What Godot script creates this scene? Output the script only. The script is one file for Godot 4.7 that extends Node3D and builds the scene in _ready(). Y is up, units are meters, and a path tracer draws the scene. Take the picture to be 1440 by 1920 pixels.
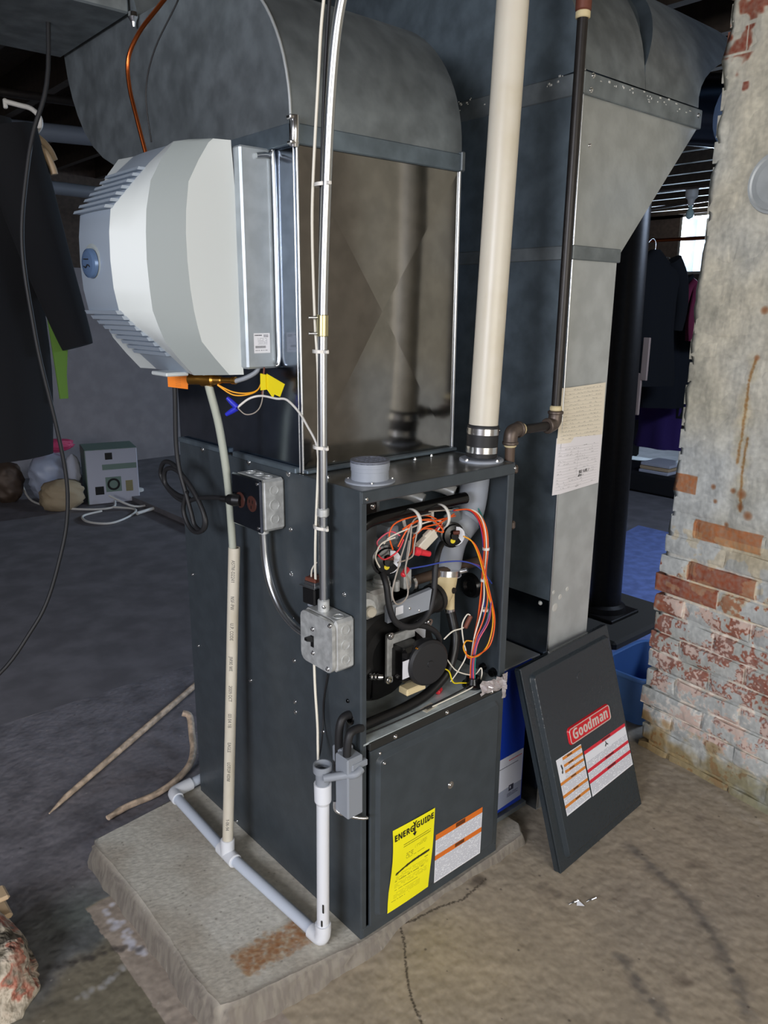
extends Node3D
# Basement furnace. World: y up, metres; the furnace's front left foot is the origin, its front faces +z.

var M := {}
var rng := RandomNumberGenerator.new()
var nz := FastNoiseLite.new()
var font_bold: SystemFont
var font_plain: SystemFont

# ------------------------------------------------------------------ mesh building
class MB:
	var v := PackedVector3Array()
	var n := PackedVector3Array()
	var u := PackedVector2Array()
	var xf := Transform3D.IDENTITY

	func tri3(a: Vector3, b: Vector3, c: Vector3, na: Vector3, nb: Vector3, nc: Vector3, ua := Vector2.ZERO, ub := Vector2.ZERO, uc := Vector2.ZERO) -> void:
		var g := (c - a).cross(b - a)
		if g.dot(na + nb + nc) < 0.0:
			v.append(xf * a); v.append(xf * c); v.append(xf * b)
			n.append((xf.basis * na).normalized()); n.append((xf.basis * nc).normalized()); n.append((xf.basis * nb).normalized())
			u.append(ua); u.append(uc); u.append(ub)
		else:
			v.append(xf * a); v.append(xf * b); v.append(xf * c)
			n.append((xf.basis * na).normalized()); n.append((xf.basis * nb).normalized()); n.append((xf.basis * nc).normalized())
			u.append(ua); u.append(ub); u.append(uc)

	func tri(a: Vector3, b: Vector3, c: Vector3, out: Vector3) -> void:
		var g := (c - a).cross(b - a).normalized()
		if g.dot(out) < 0.0:
			g = -g
		tri3(a, b, c, g, g, g)

	# a flat quad a b c d, uv (0,0) (1,0) (1,1) (0,1)
	func quad(a: Vector3, b: Vector3, c: Vector3, d: Vector3, out: Vector3) -> void:
		var g := (c - a).cross(b - d).normalized()
		if g.dot(out) < 0.0:
			g = -g
		tri3(a, b, c, g, g, g, Vector2(0, 0), Vector2(1, 0), Vector2(1, 1))
		tri3(a, c, d, g, g, g, Vector2(0, 0), Vector2(1, 1), Vector2(0, 1))

	func box(c: Vector3, s: Vector3, bevel := 0.0) -> void:
		var h := s * 0.5
		var e: float = min(bevel, min(h.x, min(h.y, h.z)) * 0.8)
		if e <= 0.0:
			for ax in 3:
				for sg in [-1.0, 1.0]:
					var o := Vector3.ZERO; o[ax] = sg
					var p := Vector3.ZERO; p[(ax + 1) % 3] = h[(ax + 1) % 3]
					var q := Vector3.ZERO; q[(ax + 2) % 3] = h[(ax + 2) % 3]
					var f := c + o * h[ax]
					quad(f - p - q, f + p - q, f + p + q, f - p + q, o)
			return
		var k := h - Vector3(e, e, e)
		for ax in 3:
			var a1 := (ax + 1) % 3
			var a2 := (ax + 2) % 3
			for sg in [-1.0, 1.0]:
				var o := Vector3.ZERO; o[ax] = sg
				var p := Vector3.ZERO; p[a1] = k[a1]
				var q := Vector3.ZERO; q[a2] = k[a2]
				var f := c + o * h[ax]
				quad(f - p - q, f + p - q, f + p + q, f - p + q, o)
			for s1 in [-1.0, 1.0]:
				for s2 in [-1.0, 1.0]:
					var o1 := Vector3.ZERO; o1[a1] = s1
					var o2 := Vector3.ZERO; o2[a2] = s2
					var l := Vector3.ZERO; l[ax] = k[ax]
					var m1 := c + o1 * h[a1] + o2 * k[a2]
					var m2 := c + o1 * k[a1] + o2 * h[a2]
					quad(m1 - l, m1 + l, m2 + l, m2 - l, o1 + o2)
		for sx in [-1.0, 1.0]:
			for sy in [-1.0, 1.0]:
				for sz in [-1.0, 1.0]:
					var d := Vector3(sx, sy, sz)
					tri(c + d * Vector3(h.x, k.y, k.z), c + d * Vector3(k.x, h.y, k.z), c + d * Vector3(k.x, k.y, h.z), d)

	func frame_of(d: Vector3) -> Basis:
		var up := Vector3.UP if absf(d.y) < 0.9 else Vector3.RIGHT
		var a := d.cross(up).normalized()
		return Basis(a, d, a.cross(d).normalized())

	# a round bar with rounded profile: rings of (distance along, radius)
	func lathe(a: Vector3, dir: Vector3, prof: Array, seg := 20, cap0 := true, cap1 := true, sharp := true) -> void:
		var f := frame_of(dir.normalized())
		var dd := dir.normalized()
		for i in prof.size() - 1:
			var p0: Vector2 = prof[i]
			var p1: Vector2 = prof[i + 1]
			var t := p1 - p0
			if t.length() < 1e-7:
				continue
			var nn := Vector2(-t.y, t.x).normalized()   # (along, radial)
			for j in seg:
				var t0 := TAU * j / seg
				var t1 := TAU * (j + 1) / seg
				var r0 := f.x * cos(t0) + f.z * sin(t0)
				var r1 := f.x * cos(t1) + f.z * sin(t1)
				var n0 := (dd * nn.x + r0 * nn.y).normalized()
				var n1 := (dd * nn.x + r1 * nn.y).normalized()
				var A := a + dd * p0.x + r0 * p0.y
				var B := a + dd * p0.x + r1 * p0.y
				var C := a + dd * p1.x + r1 * p1.y
				var D := a + dd * p1.x + r0 * p1.y
				if p0.y > 1e-6:
					tri3(A, B, C, n0, n1, n1)
				if p1.y > 1e-6:
					tri3(A, C, D, n0, n1, n0)
		if cap0 and prof[0].y > 1e-6:
			disc(a + dd * prof[0].x, -dd, prof[0].y, seg)
		if cap1 and prof[-1].y > 1e-6:
			disc(a + dd * prof[-1].x, dd, prof[-1].y, seg)

	func disc(c: Vector3, dir: Vector3, r: float, seg := 20) -> void:
		var f := frame_of(dir.normalized())
		for j in seg:
			var t0 := TAU * j / seg
			var t1 := TAU * (j + 1) / seg
			tri(c, c + (f.x * cos(t0) + f.z * sin(t0)) * r, c + (f.x * cos(t1) + f.z * sin(t1)) * r, dir)

	func cyl(a: Vector3, b: Vector3, r: float, seg := 18, e := 0.0) -> void:
		var l := a.distance_to(b)
		if e > 0.0:
			lathe(a, b - a, [Vector2(0, r - e), Vector2(e, r), Vector2(l - e, r), Vector2(l, r - e)], seg)
		else:
			lathe(a, b - a, [Vector2(0, r), Vector2(l, r)], seg)

	# a bent round tube through the points
	func tube(pts: Array, r: float, seg := 10, smooth := 5, caps := true) -> void:
		var p := spline(pts, smooth)
		var rad := PackedFloat32Array()
		for i in p.size():
			rad.append(r)
		sweep(p, rad, seg, caps)

	func spline(pts: Array, k: int) -> PackedVector3Array:
		var p := PackedVector3Array()
		if pts.size() < 3 or k <= 1:
			for q in pts:
				p.append(q)
			return p
		for i in pts.size() - 1:
			var p0: Vector3 = pts[max(i - 1, 0)]
			var p1: Vector3 = pts[i]
			var p2: Vector3 = pts[i + 1]
			var p3: Vector3 = pts[min(i + 2, pts.size() - 1)]
			for s in k:
				var t := float(s) / k
				p.append(0.5 * ((2.0 * p1) + (p2 - p0) * t + (2.0 * p0 - 5.0 * p1 + 4.0 * p2 - p3) * t * t + (3.0 * p1 - p0 - 3.0 * p2 + p3) * t * t * t))
		p.append(pts[-1])
		return p

	func sweep(p: PackedVector3Array, rad: PackedFloat32Array, seg: int, caps := true, flat := 1.0) -> void:
		var m := p.size()
		var side := Vector3.ZERO
		var rings := []
		for i in m:
			var d := (p[min(i + 1, m - 1)] - p[max(i - 1, 0)]).normalized()
			if i == 0:
				side = frame_of(d).x
			side = (side - d * side.dot(d)).normalized()
			var w := d.cross(side)
			var ring := []
			for j in seg:
				var t := TAU * j / seg
				ring.append((side * cos(t) + w * sin(t) * flat))
			rings.append(ring)
		for i in m - 1:
			for j in seg:
				var k := (j + 1) % seg
				var a: Vector3 = rings[i][j]
				var b: Vector3 = rings[i][k]
				var c: Vector3 = rings[i + 1][k]
				var d: Vector3 = rings[i + 1][j]
				tri3(p[i] + a * rad[i], p[i] + b * rad[i], p[i + 1] + c * rad[i + 1], a, b, c)
				tri3(p[i] + a * rad[i], p[i + 1] + c * rad[i + 1], p[i + 1] + d * rad[i + 1], a, c, d)
		if caps:
			for e in [0, m - 1]:
				var o := (p[0] - p[1]) if e == 0 else (p[m - 1] - p[m - 2])
				for j in seg:
					tri(p[e], p[e] + rings[e][j] * rad[e], p[e] + rings[e][(j + 1) % seg] * rad[e], o)

	# a polygon in the plane spanned by ex, ey, pushed along ez from h0 to h1
	func prism(poly: PackedVector2Array, o: Vector3, ex: Vector3, ey: Vector3, ez: Vector3, h0: float, h1: float) -> void:
		var idx := Geometry2D.triangulate_polygon(poly)
		var cc := Vector2.ZERO
		for q in poly:
			cc += q
		cc /= poly.size()
		for i in range(0, idx.size(), 3):
			for s in 2:
				var h: float = h0 if s == 0 else h1
				var dir: Vector3 = -ez if (s == 0) == (h1 > h0) else ez
				tri(P(poly[idx[i]], o, ex, ey, ez, h), P(poly[idx[i + 1]], o, ex, ey, ez, h), P(poly[idx[i + 2]], o, ex, ey, ez, h), dir)
		var cw := Geometry2D.is_polygon_clockwise(poly)
		for i in poly.size():
			var a := poly[i]
			var b := poly[(i + 1) % poly.size()]
			var t := (b - a).normalized()
			var on := Vector2(t.y, -t.x)
			if cw:
				on = -on
			quad(P(a, o, ex, ey, ez, h0), P(b, o, ex, ey, ez, h0), P(b, o, ex, ey, ez, h1), P(a, o, ex, ey, ez, h1), ex * on.x + ey * on.y)

	func P(q: Vector2, o: Vector3, ex: Vector3, ey: Vector3, ez: Vector3, h: float) -> Vector3:
		return o + ex * q.x + ey * q.y + ez * h

	# rows of points; smooth sheet, normals turned towards away-from-c (or towards d if given)
	func sheet(rows: Array, c: Vector3, closed := false, d := Vector3.ZERO) -> void:
		var R := rows.size()
		var K: int = rows[0].size()
		var nn := []
		for i in R:
			var line := []
			for j in K:
				var l: int = (j - 1 + K) % K if closed else max(j - 1, 0)
				var r: int = (j + 1) % K if closed else min(j + 1, K - 1)
				var tx: Vector3 = rows[i][r] - rows[i][l]
				var ty: Vector3 = rows[min(i + 1, R - 1)][j] - rows[max(i - 1, 0)][j]
				var g := tx.cross(ty).normalized()
				var want: Vector3 = d if d != Vector3.ZERO else rows[i][j] - c
				if g.dot(want) < 0.0:
					g = -g
				line.append(g)
			nn.append(line)
		var last := K if closed else K - 1
		for i in R - 1:
			for j in last:
				var k := (j + 1) % K
				var u0 := Vector2(float(j) / last, float(i) / (R - 1))
				var u1 := Vector2(float(j + 1) / last, float(i) / (R - 1))
				var u2 := Vector2(float(j + 1) / last, float(i + 1) / (R - 1))
				var u3 := Vector2(float(j) / last, float(i + 1) / (R - 1))
				tri3(rows[i][j], rows[i][k], rows[i + 1][k], nn[i][j], nn[i][k], nn[i + 1][k], u0, u1, u2)
				tri3(rows[i][j], rows[i + 1][k], rows[i + 1][j], nn[i][j], nn[i + 1][k], nn[i + 1][j], u0, u2, u3)

	# a flat faceted sheet of rows (every quad with its own normal)
	func facets(rows: Array, c: Vector3) -> void:
		for i in rows.size() - 1:
			for j in rows[i].size() - 1:
				var m: Vector3 = (rows[i][j] + rows[i + 1][j + 1]) * 0.5
				tri(rows[i][j], rows[i][j + 1], rows[i + 1][j + 1], m - c)
				tri(rows[i][j], rows[i + 1][j + 1], rows[i + 1][j], m - c)

	func mesh(base: Vector3) -> ArrayMesh:
		var a := []
		a.resize(Mesh.ARRAY_MAX)
		var w := PackedVector3Array(v)
		for i in w.size():
			w[i] -= base
		a[Mesh.ARRAY_VERTEX] = w
		a[Mesh.ARRAY_NORMAL] = n
		a[Mesh.ARRAY_TEX_UV] = u
		var m := ArrayMesh.new()
		m.add_surface_from_arrays(Mesh.PRIMITIVE_TRIANGLES, a)
		return m

# ------------------------------------------------------------------ naming
var used := {}
func numbered(s: String) -> String:
	if not used.has(s):
		used[s] = 0
		return s
	used[s] += 1
	return "%s_%03d" % [s, used[s]]

func tag(o: Node3D, label: String, category: String, group := "", kind := "") -> Node3D:
	if label != "":
		o.set_meta("label", label)
	if category != "":
		o.set_meta("category", category)
	if group != "":
		o.set_meta("group", group)
	if kind != "":
		o.set_meta("kind", kind)
	return o

func thing(called: String, label: String, category: String, at: Vector3, group := "") -> Node3D:
	var o := Node3D.new()
	o.name = numbered(called)
	add_child(o, true)
	o.position = at
	o.set_meta("base", at)
	tag(o, label, category, group)
	return o

func base_of(o: Node) -> Vector3:
	while o != null and o != self:
		if o.has_meta("base"):
			return o.get_meta("base")
		o = o.get_parent()
	return Vector3.ZERO

func part(parent: Node, called: String, mb: MB, mat: Material, label := "") -> MeshInstance3D:
	var o := MeshInstance3D.new()
	o.name = called
	o.mesh = mb.mesh(base_of(parent))
	o.material_override = mat
	parent.add_child(o, true)
	if label != "":
		o.set_meta("label", label)
	return o

func single(called: String, mb: MB, mat: Material, label: String, category: String, at: Vector3, group := "", kind := "") -> MeshInstance3D:
	var o := MeshInstance3D.new()
	o.name = numbered(called)
	o.mesh = mb.mesh(at)
	o.position = at
	o.set_meta("base", at)
	o.material_override = mat
	add_child(o, true)
	tag(o, label, category, group, kind)
	return o

func struct(called: String, mb: MB, mat: Material, label := "", parent: Node = null) -> MeshInstance3D:
	var o := MeshInstance3D.new()
	o.name = called
	o.mesh = mb.mesh(Vector3.ZERO)
	o.material_override = mat
	(parent if parent else self).add_child(o, true)
	if parent == null:
		o.set_meta("kind", "structure")
	if label != "":
		o.set_meta("label", label)
	return o

func box_part(parent: Node, called: String, c: Vector3, s: Vector3, mat: Material, bevel := 0.0, label := "") -> MeshInstance3D:
	var b := MB.new()
	b.box(c, s, bevel)
	return part(parent, called, b, mat, label)

func cyl_part(parent: Node, called: String, a: Vector3, c: Vector3, r: float, mat: Material, seg := 18, e := 0.0, label := "") -> MeshInstance3D:
	var b := MB.new()
	b.cyl(a, c, r, seg, e)
	return part(parent, called, b, mat, label)

func tube_part(parent: Node, called: String, pts: Array, r: float, mat: Material, label := "", seg := 8, smooth := 6) -> MeshInstance3D:
	var b := MB.new()
	b.tube(pts, r, seg, smooth)
	return part(parent, called, b, mat, label)

func screw(parent: Node, at: Vector3, dir: Vector3, r := 0.0045, mat: Material = null) -> void:
	var b := MB.new()
	b.lathe(at - dir * 0.001, dir, [Vector2(0, r * 1.25), Vector2(0.0012, r * 1.2), Vector2(0.0014, r * 0.8), Vector2(0.0042, r * 0.75), Vector2(0.005, r * 0.45)], 8)
	part(parent, "screw", b, mat if mat else M.chrome)

# lettering: centre, right and up directions, cap height
func lettering(parent: Node, called: String, text: String, at: Vector3, right: Vector3, up: Vector3, h: float, mat: Material, bold := true, stretch := 1.0, depth := 0.0006) -> void:
	var t := TextMesh.new()
	t.text = text
	t.font = font_bold if bold else font_plain
	t.font_size = 48
	t.pixel_size = h / 35.0
	t.depth = depth
	t.curve_step = 2.0
	var o := MeshInstance3D.new()
	o.name = called
	o.mesh = t
	o.material_override = mat
	var r := right.normalized()
	var f := r.cross(up).normalized()
	o.transform = Transform3D(Basis(r * stretch, f.cross(r).normalized(), f), at - base_of(parent))
	parent.add_child(o, true)

func V(x: float, y: float, z: float) -> Vector3:
	return Vector3(x, y, z)

# ------------------------------------------------------------------ materials
func noise_tex(freq: float, ramp: Array, seed_: int, size := 256, kind := FastNoiseLite.TYPE_SIMPLEX_SMOOTH, oct := 4) -> NoiseTexture2D:
	var f := FastNoiseLite.new()
	f.noise_type = kind
	f.frequency = freq
	f.seed = seed_
	f.fractal_octaves = oct
	var t := NoiseTexture2D.new()
	t.width = size
	t.height = size
	t.seamless = true
	t.noise = f
	var g := Gradient.new()
	var offs := PackedFloat32Array()
	var cols := PackedColorArray()
	for i in ramp.size():
		offs.append(ramp[i][0])
		cols.append(ramp[i][1])
	g.offsets = offs
	g.colors = cols
	t.color_ramp = g
	return t

func normal_tex(freq: float, strength: float, seed_: int, size := 256, kind := FastNoiseLite.TYPE_SIMPLEX_SMOOTH, oct := 4) -> NoiseTexture2D:
	var f := FastNoiseLite.new()
	f.noise_type = kind
	f.frequency = freq
	f.seed = seed_
	f.fractal_octaves = oct
	var t := NoiseTexture2D.new()
	t.width = size
	t.height = size
	t.seamless = true
	t.noise = f
	t.as_normal_map = true
	t.bump_strength = strength
	return t

func mat(c: Color, rough := 0.5, metal := 0.0) -> StandardMaterial3D:
	var m := StandardMaterial3D.new()
	m.albedo_color = c
	m.roughness = rough
	m.metallic = metal
	return m

func c8(r: int, g: int, b: int) -> Color:
	return Color8(r, g, b)

func gr(x: float) -> Color:
	return Color(x, x, x)

func tri_map(m: StandardMaterial3D, s: float) -> StandardMaterial3D:
	m.uv1_triplanar = true
	m.uv1_world_triplanar = true
	m.uv1_scale = Vector3(s, s, s)
	m.uv1_triplanar_sharpness = 6.0
	return m

func make_materials() -> void:
	var spangle := noise_tex(0.03, [[0.0, gr(0.92)], [0.45, gr(0.97)], [1.0, gr(1.0)]], 3, 256, FastNoiseLite.TYPE_CELLULAR, 2)
	var smudge := noise_tex(0.012, [[0.2, gr(0.86)], [0.5, gr(0.93)], [0.8, gr(1.0)]], 8, 512, FastNoiseLite.TYPE_SIMPLEX_SMOOTH, 5)
	var dust := noise_tex(0.02, [[0.3, gr(0.94)], [0.6, gr(0.98)], [0.8, gr(1.0)]], 12, 256, FastNoiseLite.TYPE_SIMPLEX_SMOOTH, 5)
	var fine_n := normal_tex(0.06, 1.5, 21, 256, FastNoiseLite.TYPE_SIMPLEX_SMOOTH, 3)
	var wavy_n := normal_tex(0.008, 2.5, 22, 256, FastNoiseLite.TYPE_SIMPLEX_SMOOTH, 2)
	M.galv = tri_map(mat(c8(150, 158, 162), 0.62, 0.85), 2.0)
	M.galv.albedo_texture = smudge
	M.galv.roughness_texture = dust
	M.galv.normal_enabled = true
	M.galv.normal_texture = wavy_n
	M.galv.normal_scale = 0.25
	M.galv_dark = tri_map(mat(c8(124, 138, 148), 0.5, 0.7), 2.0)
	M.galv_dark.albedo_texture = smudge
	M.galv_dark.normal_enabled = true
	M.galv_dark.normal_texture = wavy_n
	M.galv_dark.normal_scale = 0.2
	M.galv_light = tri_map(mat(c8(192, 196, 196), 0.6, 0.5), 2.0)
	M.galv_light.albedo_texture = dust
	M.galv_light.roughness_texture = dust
	M.galv_shiny = tri_map(mat(c8(158, 156, 152), 0.13, 1.0), 3.0)
	M.galv_shiny.albedo_texture = dust
	M.galv_shiny.roughness_texture = dust
	M.zinc = tri_map(mat(c8(214, 216, 214), 0.42, 0.45), 6.0)
	M.zinc.albedo_texture = smudge
	M.conduit = mat(c8(205, 208, 210), 0.28, 1.0)
	M.chrome = mat(c8(225, 225, 225), 0.2, 1.0)
	M.solder = mat(c8(205, 205, 200), 0.5, 0.3)
	M.paint = tri_map(mat(c8(64, 71, 76), 0.38), 3.0)
	M.paint.albedo_texture = dust
	M.paint.normal_enabled = true
	M.paint.normal_texture = fine_n
	M.paint.normal_scale = 0.08
	M.paint_rough_shaded = tri_map(mat(c8(46, 53, 58), 0.26), 5.0)  # the cabinet paint again, darkened for the shade on the leaning door
	M.paint_rough_shaded.normal_enabled = true
	M.paint_rough_shaded.normal_texture = fine_n
	M.paint_rough_shaded.normal_scale = 0.5
	M.paint_inner = mat(c8(66, 74, 74), 0.45)
	M.dark_edge = mat(c8(38, 38, 36), 0.5)
	M.black = mat(c8(16, 16, 17), 0.4)
	M.black_rub = mat(c8(30, 30, 32), 0.55)
	M.black_gloss = mat(c8(12, 12, 13), 0.22)
	M.black_iron = tri_map(mat(c8(40, 36, 34), 0.4, 0.3), 6.0)
	M.black_iron.albedo_texture = smudge
	M.iron = tri_map(mat(c8(104, 92, 84), 0.45, 0.6), 8.0)
	M.iron.albedo_texture = smudge
	M.rust_pipe = mat(c8(88, 72, 60), 0.55, 0.3)
	M.rust_red = mat(c8(110, 62, 48), 0.5, 0.2)
	M.dope = mat(c8(208, 192, 150), 0.8)
	M.pvc = mat(c8(226, 228, 232), 0.35)
	M.pvc_blue = mat(c8(206, 214, 226), 0.35)
	M.pvc_old = tri_map(mat(c8(216, 210, 196), 0.38), 2.5)
	M.pvc_old.albedo_texture = noise_tex(0.012, [[0.0, c8(244, 240, 230)], [0.5, c8(252, 250, 246)], [1.0, c8(255, 254, 250)]], 31, 256)
	M.gray_pvc = mat(c8(150, 156, 166), 0.4)
	M.gray_plastic = mat(c8(140, 145, 152), 0.5)
	M.cream = mat(c8(222, 204, 160), 0.45)
	M.hum_white = mat(c8(201, 206, 204), 0.45)
	M.hum_gray = mat(c8(149, 156, 155), 0.45)
	M.hum_silver = mat(c8(160, 171, 183), 0.36, 0.2)
	M.hum_badge = mat(c8(92, 116, 150), 0.25, 0.3)
	M.hum_base = tri_map(mat(c8(178, 186, 190), 0.4, 0.35), 3.0)
	M.hum_base.albedo_texture = dust
	M.vinyl = mat(c8(176, 180, 166), 0.4)
	M.white_wire = mat(c8(232, 226, 210), 0.5)
	M.gray_wire = mat(c8(160, 150, 138), 0.5)
	M.orange_wire = mat(c8(238, 98, 34), 0.45)
	M.yellow_wire = mat(c8(240, 166, 30), 0.45)
	M.red_wire = mat(c8(214, 44, 56), 0.45)
	M.pink_wire = mat(c8(222, 92, 112), 0.45)
	M.blue_wire = mat(c8(58, 78, 168), 0.45)
	M.purple_wire = mat(c8(120, 70, 130), 0.45)
	M.teal_wire = mat(c8(30, 128, 120), 0.45)
	M.yellow_bright = mat(c8(236, 214, 20), 0.5)
	M.blue_nut = mat(c8(40, 48, 190), 0.4)
	M.brass = mat(c8(190, 140, 66), 0.3, 1.0)
	M.copper = mat(c8(190, 98, 50), 0.28, 1.0)
	M.white_label = mat(c8(226, 228, 234), 0.55)
	M.red = mat(c8(206, 28, 40), 0.35)
	M.silver_trim = mat(c8(222, 214, 204), 0.35, 0.3)
	M.ink = mat(c8(22, 20, 18), 0.6)
	M.white_ink = mat(c8(238, 232, 222), 0.5)
	M.gray_ink = mat(c8(72, 70, 70), 0.6)
	M.blue_card = mat(c8(20, 58, 172), 0.4)
	M.blue_dark = mat(c8(10, 26, 84), 0.5)
	M.foil = mat(c8(226, 220, 222), 0.2, 0.7)
	M.orange_tag = mat(c8(246, 134, 30), 0.6)
	M.bin = mat(c8(90, 134, 200), 0.42)
	M.wood = tri_map(mat(c8(240, 212, 182), 0.6), 8.0)
	M.wood.albedo_texture = noise_tex(0.02, [[0.2, gr(0.75)], [0.7, gr(1.0)]], 41, 128)
	M.joist = tri_map(mat(c8(70, 58, 46), 0.85), 3.0)
	M.joist.albedo_texture = smudge
	M.plaster = tri_map(mat(c8(158, 151, 152), 0.9), 1.0)
	M.plaster.albedo_texture = dust
	M.plain_wall = tri_map(mat(c8(150, 140, 124), 0.9), 1.2)
	M.plain_wall.albedo_texture = smudge
	M.old_brick = tri_map(mat(c8(84, 70, 60), 0.9), 3.0)
	M.old_brick.albedo_texture = smudge
	M.cloth_black = mat(c8(13, 14, 18), 0.95)
	M.cloth_blue = mat(c8(14, 17, 25), 0.95)
	M.cloth_wine = mat(c8(110, 30, 60), 0.9)
	M.cloth_red = mat(c8(190, 30, 70), 0.9)
	M.cloth_orange = mat(c8(226, 84, 50), 0.9)
	M.cloth_beige = mat(c8(190, 164, 150), 0.9)
	M.cloth_purple = mat(c8(50, 28, 92), 0.9)
	M.cloth_green = mat(c8(96, 132, 52), 0.9)
	M.hanger = mat(c8(226, 222, 214), 0.4)
	M.hanger_tan = mat(c8(206, 178, 142), 0.5)
	M.carton = mat(c8(196, 196, 206), 0.7)
	M.carton_green = mat(c8(120, 140, 128), 0.7)
	M.bag = mat(c8(178, 186, 206), 0.35)
	M.pink = mat(c8(196, 60, 100), 0.6)
	M.tan = mat(c8(170, 150, 120), 0.8)
	M.far_floor = tri_map(mat(c8(122, 118, 121), 0.75), 0.8)
	M.far_floor.albedo_texture = smudge
	M.window_frame = mat(c8(120, 116, 108), 0.7)
	var glass := mat(Color(0.9, 0.95, 1.0, 0.08), 0.02)
	glass.transparency = BaseMaterial3D.TRANSPARENCY_ALPHA
	M.glass = glass
	M.bulb = mat(c8(206, 232, 224), 0.12)

# ------------------------------------------------------------------ computed pictures
func img_mat(im: Image, rough: float) -> StandardMaterial3D:
	im.generate_mipmaps()
	var m := StandardMaterial3D.new()
	m.albedo_texture = ImageTexture.create_from_image(im)
	m.roughness = rough
	return m

# stamps a soft spot on a picture; a is the strength
func dab(im: Image, px: float, py: float, r: float, c: Color, a: float) -> void:
	var ri := int(ceil(r))
	for y in range(int(py) - ri, int(py) + ri + 1):
		if y < 0 or y >= im.get_height():
			continue
		for x in range(int(px) - ri, int(px) + ri + 1):
			if x < 0 or x >= im.get_width():
				continue
			var d: float = Vector2(x - px, y - py).length() / maxf(r, 0.5)
			if d < 1.0:
				var k: float = a * (1.0 - d * d)
				im.set_pixel(x, y, im.get_pixel(x, y).lerp(c, k))

func stroke(im: Image, pts: Array, r: float, c: Color, a: float, jitter := 0.0) -> void:
	for i in pts.size() - 1:
		var p: Vector2 = pts[i]
		var q: Vector2 = pts[i + 1]
		var k: int = int(maxf(p.distance_to(q) / maxf(r * 0.7, 0.6), 1.0))
		for s in k:
			var w := p.lerp(q, float(s) / k)
			dab(im, w.x + rng.randf_range(-jitter, jitter), w.y + rng.randf_range(-jitter, jitter), r * rng.randf_range(0.75, 1.25), c, a)

# small print: rows of dashes
func print_rows(im: Image, x0: int, y0: int, x1: int, y1: int, step: int, c: Color, h := 1, fill := 0.75) -> void:
	var y := y0
	while y < y1:
		var x := x0
		while x < x1:
			var w := rng.randi_range(2, 9)
			if rng.randf() < fill:
				im.fill_rect(Rect2i(x, y, min(w, x1 - x), h), c)
			x += w + 1
		y += step

# the near floor, 2.4 m square from (-1.0, -1.6) to (1.4, 0.8)
const FX := -1.0
const FZ := -1.6
const FS := 2.4
func floor_px(x: float, z: float) -> Vector2:
	return Vector2((x - FX) / FS * 1024.0, (z - FZ) / FS * 1024.0)

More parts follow.
